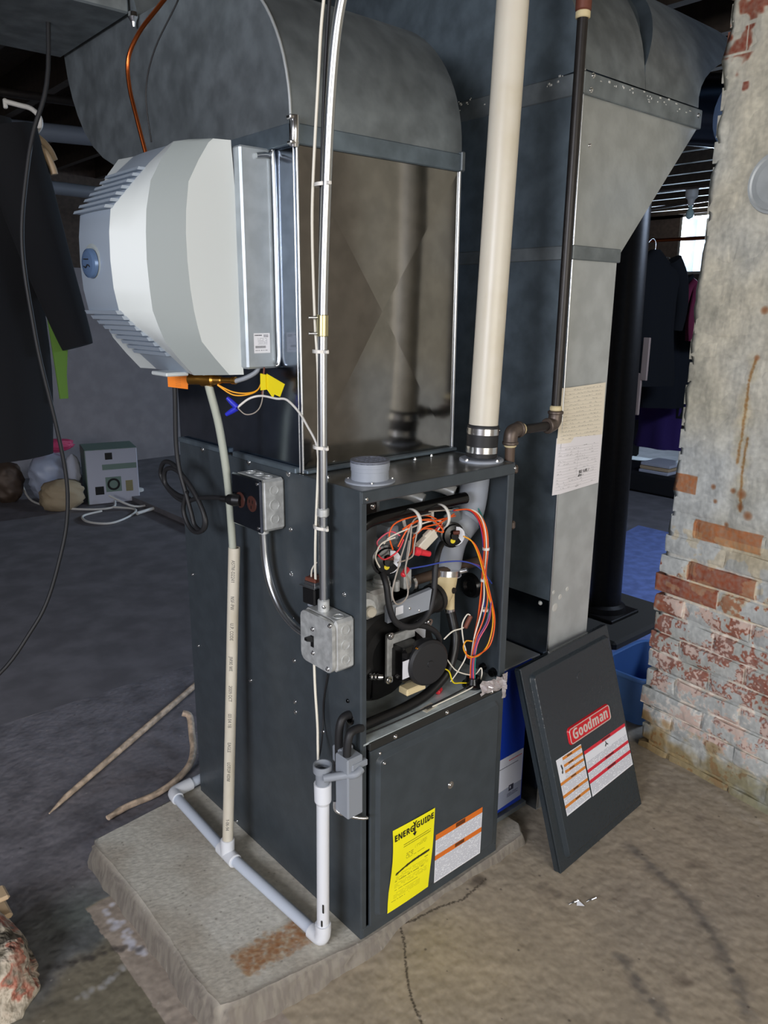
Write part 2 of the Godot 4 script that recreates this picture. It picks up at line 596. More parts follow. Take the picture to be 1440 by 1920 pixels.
func floor_picture() -> Image:
	var im := Image.create(1024, 1024, false, Image.FORMAT_RGB8)
	var brown := c8(168, 154, 132)
	var grey := c8(152, 142, 128)
	var slate := c8(124, 120, 124)
	var green := c8(94, 104, 98)
	var earth := c8(122, 114, 96)
	var patch := c8(162, 150, 140)
	for j in 1024:
		for i in 1024:
			var x := FX + FS * (i + 0.5) / 1024.0
			var z := FZ + FS * (j + 0.5) / 1024.0
			var big := nz.get_noise_2d(x * 90.0, z * 90.0)
			var mid := nz.get_noise_2d(x * 420.0 + 300.0, z * 420.0)
			var fin := nz.get_noise_2d(x * 2600.0, z * 2600.0 + 900.0)
			var c := brown.lerp(grey, clampf(0.35 + big * 0.6 + (x - 0.3) * 0.5, 0.0, 1.0))
			# the dark, once painted floor behind and to the left
			var edge_x := -0.395 + 0.012 * (z + 0.5) + mid * 0.004
			var s_left := 0.0
			if x < edge_x and z < 0.2:
				s_left = 1.0
			var s_back := clampf((-0.56 - z + mid * 0.01) / 0.01, 0.0, 1.0)
			var s := maxf(s_left, s_back)
			if s > 0.0:
				var d: Color = slate.lerp(green, clampf(smoothstep(-0.72, -0.5, z) * (0.7 + big), 0.0, 1.0))
				d = d.lerp(earth, clampf(smoothstep(-0.46, -0.36, z + (x + 0.5) * 0.3 + mid * 0.05), 0.0, 1.0) * 0.9)
				d = d.darkened(clampf(-mid * 0.15 - big * 0.1, 0.0, 0.25))
				c = c.lerp(d, s)
			elif x < -0.2:
				c = c.lerp(patch, 0.8)
			var g := 1.0 + mid * 0.07 + fin * 0.07
			im.set_pixel(i, j, Color(c.r * g, c.g * g, c.b * g))
	# cracks
	var dark := c8(70, 62, 52)
	for line in [[[0.055, -0.005], [0.081, -0.015], [0.137, 0.019], [0.2, 0.03], [0.27, 0.051], [0.326, 0.044], [0.37, 0.035]], [[0.125, 0.012], [0.111, 0.003], [0.083, 0.049], [0.05, 0.09], [0.03, 0.116], [0.006, 0.154], [-0.02, 0.218]]]:
		var pts := []
		for q in line:
			pts.append(floor_px(q[0], q[1]))
		stroke(im, pts, 1.1, dark, 0.75, 1.0)
	# damp streaks towards the wall
	for line in [[[0.76, 0.2], [0.732, 0.264], [0.688, 0.395], [0.626, 0.492], [0.549, 0.577], [0.465, 0.637]], [[0.423, 0.376], [0.383, 0.451], [0.366, 0.504], [0.345, 0.533]]]:
		var pts := []
		for q in line:
			pts.append(floor_px(q[0], q[1]))
		stroke(im, pts, 9.0, c8(104, 98, 92), 0.3, 5.0)
		stroke(im, pts, 4.0, c8(88, 84, 80), 0.25, 3.0)
	for q in [[0.45, 0.16, 12], [0.6, 0.3, 20], [0.98, 0.2, 26], [1.05, 0.12, 18], [0.8, 0.36, 14], [0.339, 0.036, 6], [0.35, 0.03, 5], [0.46, 0.49, 8]]:
		var w := floor_px(q[0], q[1])
		for k in 14:
			dab(im, w.x + rng.randf_range(-q[2], q[2]), w.y + rng.randf_range(-q[2], q[2]), rng.randf_range(3, 9), c8(94, 84, 74), 0.16)
	# salts along the wall and the pad
	for k in 240:
		var t := rng.randf()
		var w := floor_px(lerpf(1.2, 1.1, t) - absf(rng.randfn(0.0, 0.035)), lerpf(-0.1, 0.6, t))
		dab(im, w.x, w.y, rng.randf_range(2, 7), c8(186, 176, 164), 0.2)
	var eff := [[-0.352, -0.523], [-0.36, -0.48], [-0.353, -0.44], [-0.36, -0.41], [-0.352, -0.373], [-0.34, -0.35], [-0.335, -0.33]]
	var ep := []
	for q in eff:
		ep.append(floor_px(q[0], q[1]))
	stroke(im, ep, 4.5, c8(206, 206, 216), 0.85, 6.0)
	stroke(im, [floor_px(-0.5, -0.325), floor_px(-0.46, -0.32), floor_px(-0.42, -0.33), floor_px(-0.39, -0.345)], 4.0, c8(184, 184, 188), 0.45, 4.0)
	stroke(im, [floor_px(-0.52, -0.44), floor_px(-0.47, -0.42), floor_px(-0.4, -0.41), floor_px(-0.34, -0.36)], 4.0, c8(60, 56, 54), 0.4, 4.0)
	# crumbs
	for k in 420:
		var w := Vector2(rng.randf() * 1024, rng.randf() * 1024)
		dab(im, w.x, w.y, rng.randf_range(0.8, 1.8), c8(190, 184, 174) if rng.randf() < 0.55 else c8(54, 48, 44), 0.6)
	return im

func pad_picture() -> Image:
	var im := Image.create(440, 352, false, Image.FORMAT_RGB8)
	for j in 352:
		for i in 440:
			var x := -0.4 + i * 0.0025
			var z := -0.8 + j * 0.0025
			var big := nz.get_noise_2d(x * 160.0 + 50.0, z * 160.0)
			var fin := nz.get_noise_2d(x * 2400.0, z * 2400.0)
			var c := c8(200, 196, 184).lerp(c8(178, 170, 156), clampf(0.4 + big * 1.6, 0.0, 1.0))
			if x > -0.24 and x < -0.05 and z > -0.34 and z < -0.16:
				c = c.lightened(0.1)
			var zf := 0.006 + minf(x, 0.0) * 0.17
			var edge := minf(clampf((x + 0.322 + 0.01 * big) / 0.014, 0.0, 1.0), clampf((zf + 0.001 - z + 0.01 * big) / 0.02, 0.0, 1.0))
			c = c.lerp(c8(132, 124, 112).lerp(c8(104, 96, 88), clampf(0.5 + fin * 2.0, 0.0, 1.0)), (1.0 - edge) * 0.8)
			var g := 1.0 + fin * 0.09
			im.set_pixel(i, j, Color(c.r * g, c.g * g, c.b * g))
	# rust stain where something iron stood
	for k in 900:
		var x := rng.randf_range(-0.238, -0.07)
		var z := lerpf(-0.138, -0.072, rng.randf()) + x * 0.04 + absf(rng.randfn(0.0, 0.006)) * (1 if rng.randf() < 0.5 else -1)
		dab(im, (x + 0.4) / 0.0025, (z + 0.8) / 0.0025, rng.randf_range(1.0, 3.5), c8(150, 92, 50) if rng.randf() < 0.7 else c8(196, 174, 140), 0.22)
	for k in 500:
		dab(im, rng.randf() * 440, rng.randf() * 352, rng.randf_range(0.7, 1.4), c8(96, 88, 80) if rng.randf() < 0.6 else c8(208, 204, 196), 0.5)
	return im

# the brick wall's face: u runs along the wall from its free end, v downwards from 2.35
const WL := 1.0
const WH := 2.45
const BH := 0.0635
func brick_at(k: int, idx: int) -> Vector2:
	if posmod(k, 2) == 0:
		return Vector2(0.0 + idx * 0.209, 0.2 + idx * 0.209)
	if idx == 0:
		return Vector2(0.0, 0.097)
	return Vector2(0.106 + (idx - 1) * 0.209, 0.106 + (idx - 1) * 0.209 + 0.2)

func wall_picture() -> Image:
	var W := 320
	var H := 784
	var im := Image.create(W, H, false, Image.FORMAT_RGB8)
	var bare := {"0:0": 1.0, "1:1": 1.0, "3:1": 0.85, "-1:0": 0.6, "5:0": 0.7}
	for j in H:
		var y := 2.35 - (j + 0.5) * WH / H
		var k := int(floor((y - 0.5065) / BH + 0.0))
		var yy := y - (0.5065 + k * BH)
		for i in W:
			var l := (i + 0.5) * WL / W
			var idx := -1
			for q in 6:
				var b := brick_at(k, q)
				if l >= b.x - 0.003 and l <= b.y + 0.003:
					idx = q
					break
			var in_brick := idx >= 0 and yy < 0.055
			var big := nz.get_noise_2d(l * 110.0, y * 110.0)
			var mid := nz.get_noise_2d(l * 520.0, y * 520.0 + 77.0)
			var fin := nz.get_noise_2d(l * 2600.0 + 40.0, y * 2600.0)
			var c := c8(188, 190, 186).lerp(c8(196, 189, 170), clampf(smoothstep(0.8, 1.3, y) + big * 0.8, 0.0, 1.0))
			c = c.lerp(c8(140, 138, 124), clampf(big * 0.9 - 0.1, 0.0, 0.6))
			var want := smoothstep(0.66, 0.45, y) * 0.32 + mid * 0.75 + big * 0.4 + fin * 0.35 - 0.29
			want -= smoothstep(0.12, 0.0, y) * 0.3
			want -= smoothstep(0.6, 0.74, y) * 1.2
			if y > 1.85:
				want = mid * 0.5 + big * 0.3 + 0.36 - l * 2.4 - absf(y - 2.1) * 0.9
			var key := "%d:%d" % [k, idx]
			var brickc := c8(158, 92, 66).lerp(c8(128, 70, 54), clampf(0.5 + mid * 1.2, 0.0, 1.0))
			if k == 3 or k == 5:
				brickc = brickc.lerp(c8(186, 130, 78), 0.55)
			if k < -1 and y < 1.0:
				brickc = brickc.lerp(c8(140, 92, 82), 0.5)
			if bare.has(key):
				want = maxf(want, bare[key] - 0.35 + mid * 0.45)
			if in_brick:
				c = c.lerp(brickc, smoothstep(0.0, 0.09, want) * (0.88 + 0.4 * fin))
			elif y < 0.68 and (mid > -0.12 or y > 0.45):
				c = c.lerp(c8(220, 208, 188), clampf(0.8 * smoothstep(0.68, 0.56, y) + fin * 0.3, 0.0, 1.0))
			if y < 0.5 and y > 0.05 and mid * 0.8 + fin * 0.6 - big * 0.5 > 0.16:
				c = c.lerp(c8(222, 212, 200), 0.7)
			if y < 0.72 and y > 0.5 and mid + big > 0.05:
				c = c.lerp(c8(206, 178, 128), 0.35)
			if y < 0.1:
				c = c.lerp(c8(150, 116, 62).lerp(c8(120, 116, 84), clampf(l * 2.4, 0.0, 1.0)), clampf((0.1 - y) * 9.0 + mid, 0.0, 0.75))
			var g := 1.0 + fin * 0.1 + mid * 0.08
			im.set_pixel(i, j, Color(c.r * g, c.g * g, c.b * g))
	# rust drips
	var drip := [[0.228, 1.217], [0.218, 1.16], [0.216, 1.093], [0.214, 1.0], [0.212, 0.934]]
	var drip2 := [[0.232, 1.01], [0.229, 0.907], [0.232, 0.86], [0.236, 0.803]]
	for d in [drip, drip2]:
		var pts := []
		for q in d:
			pts.append(Vector2(q[0] / WL * W, (2.35 - q[1]) / WH * H))
		stroke(im, pts, 1.6, c8(140, 92, 44), 0.6, 0.5)
		stroke(im, pts, 7.0, c8(196, 170, 110), 0.1, 3.0)
	for q in [[0.23, 1.22, 3.0], [0.235, 1.34, 4.0], [0.21, 0.86, 3.0], [0.235, 0.855, 5.0], [0.235, 0.82, 4.0], [0.15, 0.86, 3.0], [0.16, 0.82, 2.5], [0.26, 0.8, 5.0], [0.2, 0.76, 3.0]]:
		dab(im, q[0] / WL * W, (2.35 - q[1]) / WH * H, q[2], c8(136, 80, 44), 0.8)
	return im

func guide_picture() -> Image:
	var im := Image.create(240, 400, false, Image.FORMAT_RGB8)
	im.fill(c8(254, 244, 20))
	var k := c8(60, 54, 10)
	print_rows(im, 60, 96, 220, 118, 11, k, 3, 0.9)
	print_rows(im, 130, 128, 200, 146, 8, c8(120, 112, 14), 2)
	print_rows(im, 80, 150, 120, 170, 9, k, 3)
	print_rows(im, 80, 176, 190, 182, 9, c8(110, 100, 14), 2)
	stroke(im, [Vector2(34, 226), Vector2(80, 214), Vector2(140, 207), Vector2(222, 202)], 7.0, c8(20, 18, 8), 0.9)
	print_rows(im, 196, 224, 216, 230, 8, k, 3)
	print_rows(im, 30, 236, 220, 262, 7, c8(90, 82, 12), 1)
	print_rows(im, 30, 262, 200, 268, 8, k, 3)
	print_rows(im, 30, 276, 216, 300, 6, c8(120, 110, 14), 1)
	print_rows(im, 30, 306, 200, 312, 8, k, 2)
	print_rows(im, 30, 322, 180, 350, 7, c8(110, 100, 14), 1)
	print_rows(im, 20, 354, 120, 358, 8, k, 2)
	return im

func notice_picture(w: int, h: int, bars: Array, barc: Color, x0: int) -> Image:
	var im := Image.create(w, h, false, Image.FORMAT_RGB8)
	im.fill(c8(232, 234, 240))
	print_rows(im, 6, 4, w - 6, h - 6, 5, c8(150, 153, 168), 2, 0.85)
	for b in bars:
		im.fill_rect(Rect2i(x0 if b[2] else 0, b[0], w, b[1]), barc)
		im.fill_rect(Rect2i(int(w * 0.42), b[0] + 3, int(w * 0.2), max(b[1] - 7, 2)), barc.darkened(0.55))
	return im

func paper_picture(w: int, h: int, bg: Color, seed_: int, cols: bool) -> Image:
	var im := Image.create(w, h, false, Image.FORMAT_RGB8)
	im.fill(bg)
	rng.seed = seed_
	var y := 40 if cols else 16
	var step := 13 if cols else 16
	while y < h - 14:
		im.fill_rect(Rect2i(14, y, w - 34, 1), bg.darkened(0.22))
		var x := 16.0
		while x < w - 40:
			var l := rng.randf_range(5, 20)
			if rng.randf() < (0.35 if cols else 0.72):
				var p := []
				var q := x
				while q < x + l:
					p.append(Vector2(q, y - 2 - rng.randf_range(0, 5)))
					q += 2.2
				stroke(im, p, 0.9, bg.darkened(0.5), 0.55)
			x += l + 4
		y += step
	if cols:
		im.fill_rect(Rect2i(int(w * 0.46), 60, 1, h - 110), bg.darkened(0.3))
		im.fill_rect(Rect2i(int(w * 0.3), 0, int(w * 0.5), 40), bg)
	return im

# ------------------------------------------------------------------ setting
func lamp_window(called: String, at: Vector3, size: Vector2, face: Vector3, energy: float, col: Color) -> void:
	var l := AreaLight3D.new()
	l.name = called
	add_child(l, true)
	l.area_size = size
	l.light_color = col
	l.light_energy = energy
	if true:
		l.area_range = 20.0
	l.shadow_enabled = true
	l.position = at
	l.look_at_from_position(at, at + face, Vector3.UP if absf(face.y) < 0.9 else Vector3.RIGHT)

func setup_view() -> void:
	var cam := Camera3D.new()
	cam.name = "camera"
	add_child(cam, true)
	cam.fov = 66.8876
	cam.near = 0.05
	cam.far = 60.0
	cam.transform = Transform3D(Basis(Vector3(0.75246794, 0.00672425, 0.65859455), Vector3(0.16237345, 0.96719007, -0.1953925), Vector3(-0.63829998, 0.25396486, 0.72668768)), Vector3(-0.8914, 1.3365, 1.0820))
	cam.current = true
	var env := Environment.new()
	env.tonemap_mode = Environment.TONE_MAPPER_LINEAR
	env.tonemap_exposure = 1.27
	env.background_mode = Environment.BG_SKY
	var sky := Sky.new()
	var sm := ProceduralSkyMaterial.new()
	sm.sky_top_color = Color(0.7, 0.78, 0.9)
	sm.sky_horizon_color = Color(0.86, 0.92, 1.0)
	sm.ground_bottom_color = Color(0.3, 0.3, 0.28)
	sm.ground_horizon_color = Color(0.8, 0.84, 0.88)
	sm.sky_energy_multiplier = 1.2
	sky.sky_material = sm
	env.sky = sky
	env.sdfgi_enabled = true
	env.ssao_enabled = true
	env.ssil_enabled = true
	var we := WorldEnvironment.new()
	we.name = "world_environment"
	we.environment = env
	add_child(we, true)
	# daylight: unseen doorway and windows added for the light; only the far window shows
	lamp_window("unseen_doorway_daylight", V(-0.9, 1.4, 3.92), Vector2(3.0, 1.6), Vector3(0, -0.1, -1), 6.6, Color(1.0, 0.965, 0.905))  # unseen doorway assumed behind the camera, widened for the light
	lamp_window("added_left_daylight", V(-3.12, 1.75, 1.3), Vector2(1.5, 0.8), Vector3(1, -0.2, 0), 7.6, Color(0.95, 0.96, 1.0))  # added unseen window beside the camera, lights the brick wall and left faces
	lamp_window("far_window_daylight", V(7.66, 2.04, -3.385), Vector2(0.36, 0.54), Vector3(-1, 0, 0), 16.0, Color(0.8, 0.9, 1.0))
	lamp_window("added_side_daylight", V(3.2, 1.95, 0.52), Vector2(1.2, 0.5), Vector3(0, -0.8, -1), 4.5, Color(0.8, 0.88, 1.0))  # added source, no opening in the wall here; throws cool light on the far floor

func floor_y(x: float, z: float) -> float:
	return lerpf(-0.068, -0.03, smoothstep(-0.35, 0.2, x + z * 0.1) * smoothstep(-1.0, -0.7, z)) + 0.019 * exp(-pow((x - 0.24) / 0.19, 2.0)) * exp(-pow((z - 0.02) / 0.13, 2.0))

func build_setting() -> void:
	# floor: the stretch around the furnace, and the rest of the cellar
	var near := MB.new()
	var n := 48
	for j in n:
		for i in n:
			var q := []
			var uv := []
			for c in [[0, 0], [1, 0], [1, 1], [0, 1]]:
				var fx := float(i + c[0]) / n
				var fz := float(j + c[1]) / n
				var x := FX + FS * fx
				var z := FZ + FS * fz
				q.append(V(x, floor_y(x, z) + nz.get_noise_2d(x * 200.0, z * 200.0) * 0.004, z))
				uv.append(Vector2(fx, fz))
			var up := Vector3.UP
			near.tri3(q[0], q[1], q[2], up, up, up, uv[0], uv[1], uv[2])
			near.tri3(q[0], q[2], q[3], up, up, up, uv[0], uv[2], uv[3])
	var fm := img_mat(floor_picture(), 0.72)
	fm.texture_repeat = false
	fm.normal_enabled = true
	fm.normal_texture = normal_tex(0.12, 2.0, 77, 512, FastNoiseLite.TYPE_SIMPLEX_SMOOTH, 5)
	fm.normal_scale = 0.35
	struct("floor", near, fm, "worn concrete floor around the furnace pad")
	var far := MB.new()
	for r in [[-3.2, FX, -5.8, 4.0, -0.068], [FX, FX + FS, -5.8, FZ, -0.068], [FX + FS, 8.0, -5.8, 4.0, -0.03], [FX, FX + FS, FZ + FS, 4.0, -0.03]]:
		far.box(V((r[0] + r[1]) * 0.5, r[4] - 0.1, (r[2] + r[3]) * 0.5), V(r[1] - r[0], 0.2, r[3] - r[2]))
	struct("floor_001", far, M.far_floor, "concrete floor of the rest of the cellar")
	# concrete pad
	var pad := MB.new()
	var rows := []
	var outline := [V(0.575, 0, -0.03), V(0.545, 0, 0.004), V(0.4, 0, 0.008), V(0.2, 0, 0.008), V(0.0, 0, 0.006), V(-0.074, 0, -0.01), V(-0.147, 0, -0.022), V(-0.242, 0, -0.036), V(-0.292, 0, -0.046), V(-0.312, 0, -0.058), V(-0.318, 0, -0.1), V(-0.32, 0, -0.17), V(-0.312, 0, -0.28), V(-0.31, 0, -0.42), V(-0.312, 0, -0.55), V(-0.318, 0, -0.685), V(-0.3, 0, -0.705), V(-0.2, 0, -0.715), V(0.0, 0, -0.74), V(0.3, 0, -0.76), V(0.58, 0, -0.78), V(0.585, 0, -0.4)]
	var fine := []
	for i in outline.size():
		for k in 4:
			fine.append(outline[i].lerp(outline[(i + 1) % outline.size()], k / 4.0))
	for lv in 6:
		var row := []
		for p in fine:
			var d: Vector3 = (p - V(0.15, 0, -0.37)).normalized()
			var o: float = [0.0, 0.006, 0.01, 0.014, 0.02, 0.026][lv]
			var y: float = [0.0, -0.004, -0.012, -0.028, -0.05, -0.09][lv]
			if p.x > 0.1:
				o *= 0.5
			row.append(p + V(d.x, 0, d.z) * (o + nz.get_noise_2d(p.x * 1400.0 + lv * 350.0, p.z * 1400.0) * (0.011 if lv > 0 else 0.004)) + V(0, y, 0))
		rows.append(row)
	pad.sheet(rows, V(0.15, -0.1, -0.37), true)
	var poly := PackedVector2Array()
	for p in rows[0]:
		poly.append(Vector2(p.x, p.z))
	var idx := Geometry2D.triangulate_polygon(poly)
	for i in range(0, idx.size(), 3):
		pad.tri(rows[0][idx[i]], rows[0][idx[i + 1]], rows[0][idx[i + 2]], Vector3.UP)
	for i in pad.v.size():
		pad.u[i] = Vector2((pad.v[i].x + 0.4) / 1.1, (pad.v[i].z + 0.8) / 0.88)
	var pm := img_mat(pad_picture(), 0.85)
	pm.normal_enabled = true
	pm.normal_scale = 0.15
	pm.normal_texture = normal_tex(0.15, 3.0, 78, 512, FastNoiseLite.TYPE_SIMPLEX_SMOOTH, 5)
	single("concrete_pad", pad, pm, "low rough concrete slab with a rust stain under the furnace", "slab", V(0.15, -0.06, -0.37))

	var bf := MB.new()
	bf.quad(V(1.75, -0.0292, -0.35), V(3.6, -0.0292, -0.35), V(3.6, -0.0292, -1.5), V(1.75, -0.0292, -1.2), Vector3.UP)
	struct("floor_002", bf, M.blue_daylit_floor, "stretch of floor behind the steel column with blue daylight put into its colour")  # cool daylight on the floor is put into this patch's blue colour
	# room shell
	var b := MB.new()
	b.box(V(2.4, 1.1, -5.85), V(11.4, 2.7, 0.3))
	struct("wall_back", b, M.plaster)
	b = MB.new()
	b.box(V(-3.35, 0.65, -0.9), V(0.3, 1.4, 10.2)); b.box(V(-3.35, 2.3, -0.9), V(0.3, 0.3, 10.2))
	b.box(V(-3.35, 1.75, -2.72), V(0.3, 0.8, 6.56)); b.box(V(-3.35, 1.75, 3.1), V(0.3, 0.8, 2.1))
	struct("wall_left", b, M.plaster)
	b = MB.new()
	b.box(V(-2.85, 1.1, 4.15), V(0.9, 2.7, 0.3)); b.box(V(4.4, 1.1, 4.15), V(7.6, 2.7, 0.3)); b.box(V(-0.9, 2.32, 4.15), V(3.0, 0.27, 0.3)); b.box(V(-0.9, -0.05, 4.15), V(3.0, 0.4, 0.3))
	struct("wall_front", b, M.plain_wall)
	b = MB.new()
	b.box(V(7.75, 0.8, -0.9), V(0.3, 1.9, 10.2)); b.box(V(7.75, 2.4, -0.9), V(0.3, 0.14, 10.2))
	b.box(V(7.75, 2.05, -4.79), V(0.3, 0.7, 2.4)); b.box(V(7.75, 2.05, 0.52), V(0.3, 0.7, 7.4))
	struct("wall_right", b, M.old_brick)
	b = MB.new()
	b.box(V(5.3, 1.1, 0.72), V(4.9, 2.7, 0.3))
	struct("wall_middle", b, M.old_brick)
	var ce := MB.new()
	ce.box(V(2.3, 2.62, -0.9), V(11.4, 0.14, 10.2))
	var ceil := struct("ceiling", ce, M.joist)
	for k in 27:
		box_part(ceil, "joist", V(-3.0 + k * 0.406, 2.46, -0.9), V(0.045, 0.2, 10.0), M.joist)
	# the bright window far behind the wall
	b = MB.new()
	for r in [[V(7.58, 2.06, -3.6), V(0.04, 0.66, 0.03)], [V(7.58, 2.06, -3.17), V(0.04, 0.66, 0.03)], [V(7.58, 1.74, -3.385), V(0.04, 0.03, 0.46)], [V(7.58, 2.35, -3.385), V(0.04, 0.04, 0.46)]]:
		b.box(r[0], r[1])
	var w1 := struct("window_1", b, M.window_frame, "small bright cellar window")
	box_part(w1, "pane", V(7.62, 2.04, -3.385), V(0.006, 0.58, 0.38), M.glass)
	# brick wall beside the furnace
	build_brick_wall()

func build_brick_wall() -> void:
	var wall := Node3D.new()
	wall.name = "wall_brick"
	add_child(wall, true)
	wall.set_meta("kind", "structure")
	wall.set_meta("label", "grey painted brick wall with bare red bricks near its foot")
	wall.position = V(1.222, 0, -0.055)
	wall.rotation.y = -0.11
	# local: z along the wall, the face looks towards -x
	var m := img_mat(wall_picture(), 0.85)
	m.texture_repeat = false
	m.normal_enabled = true
	m.normal_texture = normal_tex(0.02, 3.0, 91, 512, FastNoiseLite.TYPE_SIMPLEX_SMOOTH, 5)
	m.normal_scale = 0.9
	var core := MB.new()
	var rows := []
	var steps := 100
	for j in steps + 1:
		var y := -0.08 + j * 2.45 / steps
		var row := []
		for i in 61:
			var l := -0.004 + i * WL / 60.0
			var x := 0.005 + nz.get_noise_2d(l * 500.0, y * 500.0) * 0.009
			if y > 0.72:
				x -= 0.0055 * smoothstep(0.72, 0.9, y)
			if i == 0:
				x = 0.2
			row.append(V(x, y, l + 0.016 * y + (nz.get_noise_2d(3.0, y * 500.0) * 0.014 if i < 2 else 0.0) + (0.006 if i == 1 else 0.002)))
		rows.append(row)
	core.sheet(rows, V(5, 1, 0.5), false, Vector3(-1, 0, 0))
	for i in core.v.size():
		core.u[i] = Vector2(clampf(core.v[i].z / WL, 0.0, 1.0), (2.35 - core.v[i].y) / WH)
	part(wall, "mortar", core, m)
	var back := MB.new()
	back.box(V(0.2, 1.145, 0.535), V(0.34, 2.45, 0.95))
	part(wall, "rear_face", back, M.plain_wall)
	var rest := MB.new()
	rest.box(V(0.185, 1.145, 2.0), V(0.37, 2.45, 2.0))
	part(wall, "painted_stretch", rest, M.plain_wall)
	for k in range(-9, 29):
		for q in 5:
			var s := brick_at(k, q)
			if s.x > 0.92:
				continue
			var y0 := 0.5065 + k * BH
			var low := y0 < 0.68
			var proud := rng.randf_range(0.001, 0.008) if low else rng.randf_range(0.0, 0.0022)
			var z0 := s.x + rng.randf_range(-0.003, 0.003) + 0.016 * y0
			var z1 := s.y + rng.randf_range(-0.003, 0.003) + 0.016 * y0
			if q == 0:
				z0 += rng.randf_range(-0.01, 0.006) if low else 0.012
			var x0 := -proud if low else 0.0005 - proud
			var br := MB.new()
			var sd := rng.randf() * 1000.0
			var h0 := y0 + 0.0268 - 0.0268 - rng.randf_range(-0.001, 0.0015)
			var h1 := y0 + 0.0535 + rng.randf_range(-0.0015, 0.0015)
			var amp := 0.0045 if low else 0.0016
			var face := []
			for gj in 4:
				var frow := []
				for gi in 6:
					var fz := lerpf(z0, z1, [0.0, 0.05, 0.33, 0.66, 0.95, 1.0][gi])
					var fy := lerpf(h0, h1, [0.0, 0.2, 0.8, 1.0][gj])
					var border := gi == 0 or gi == 5 or gj == 0 or gj == 3
					var p := V(x0 + (0.0055 if border else 0.0), fy, fz)
					p.x += nz.get_noise_2d(fz * 1500.0 + sd, fy * 1500.0) * amp
					p.y += nz.get_noise_2d(fz * 1100.0, fy * 1500.0 + sd) * amp * (1.0 if border else 0.3)
					p.z += nz.get_noise_2d(fy * 1500.0 + sd, fz * 1100.0) * amp * (1.2 if border else 0.3)
					frow.append(p)
				face.append(frow)
			br.sheet(face, Vector3.ZERO, false, Vector3(-1, 0, 0))
			var bk := V(0.05, 0, 0)
			for e in [[face[0][0], face[0][5], V(0, -1, 0)], [face[3][0], face[3][5], V(0, 1, 0)], [face[0][0], face[3][0], V(0, 0, -1)], [face[0][5], face[3][5], V(0, 0, 1)]]:
				br.quad(e[0], e[1], e[1] + bk, e[0] + bk, e[2])
			for i in br.v.size():
				br.u[i] = Vector2(clampf(br.v[i].z / WL, 0.0, 1.0), clampf((2.35 - br.v[i].y) / WH, 0.0, 1.0))
			part(wall, "brick", br, m)

# ------------------------------------------------------------------ furnace
const FW := 0.4477
const FH := 1.0074
const FD := 0.7193

# a sheet-metal panel with a raised, round-cornered field, in the local plane x right, y up, z out
func embossed(mb: MB, x0: float, x1: float, y0: float, y1: float, z0: float, z1: float, r: float, slope: float) -> void:
	var ring := func(ins: float, z: float) -> Array:
		var out := []
		for c in [[x1 - r, y1 - r, 0.0], [x0 + r, y1 - r, 0.25], [x0 + r, y0 + r, 0.5], [x1 - r, y0 + r, 0.75]]:
			for s in 6:
				var t: float = (c[2] + s * 0.05) * TAU
				out.append(V(c[0] + cos(t) * (r - ins), c[1] + sin(t) * (r - ins), z))
		return out
	var rows := [ring.call(0.0, z0), ring.call(slope * 0.25, lerpf(z0, z1, 0.12)), ring.call(slope * 0.75, lerpf(z0, z1, 0.88)), ring.call(slope, z1)]
	mb.sheet(rows, V((x0 + x1) * 0.5, (y0 + y1) * 0.5, z0 - 0.3), true)
	var last: Array = rows[3]
	var c := V((x0 + x1) * 0.5, (y0 + y1) * 0.5, z1)
	for i in last.size():
		mb.tri(c, last[i], last[(i + 1) % last.size()], Vector3(0, 0, 1))

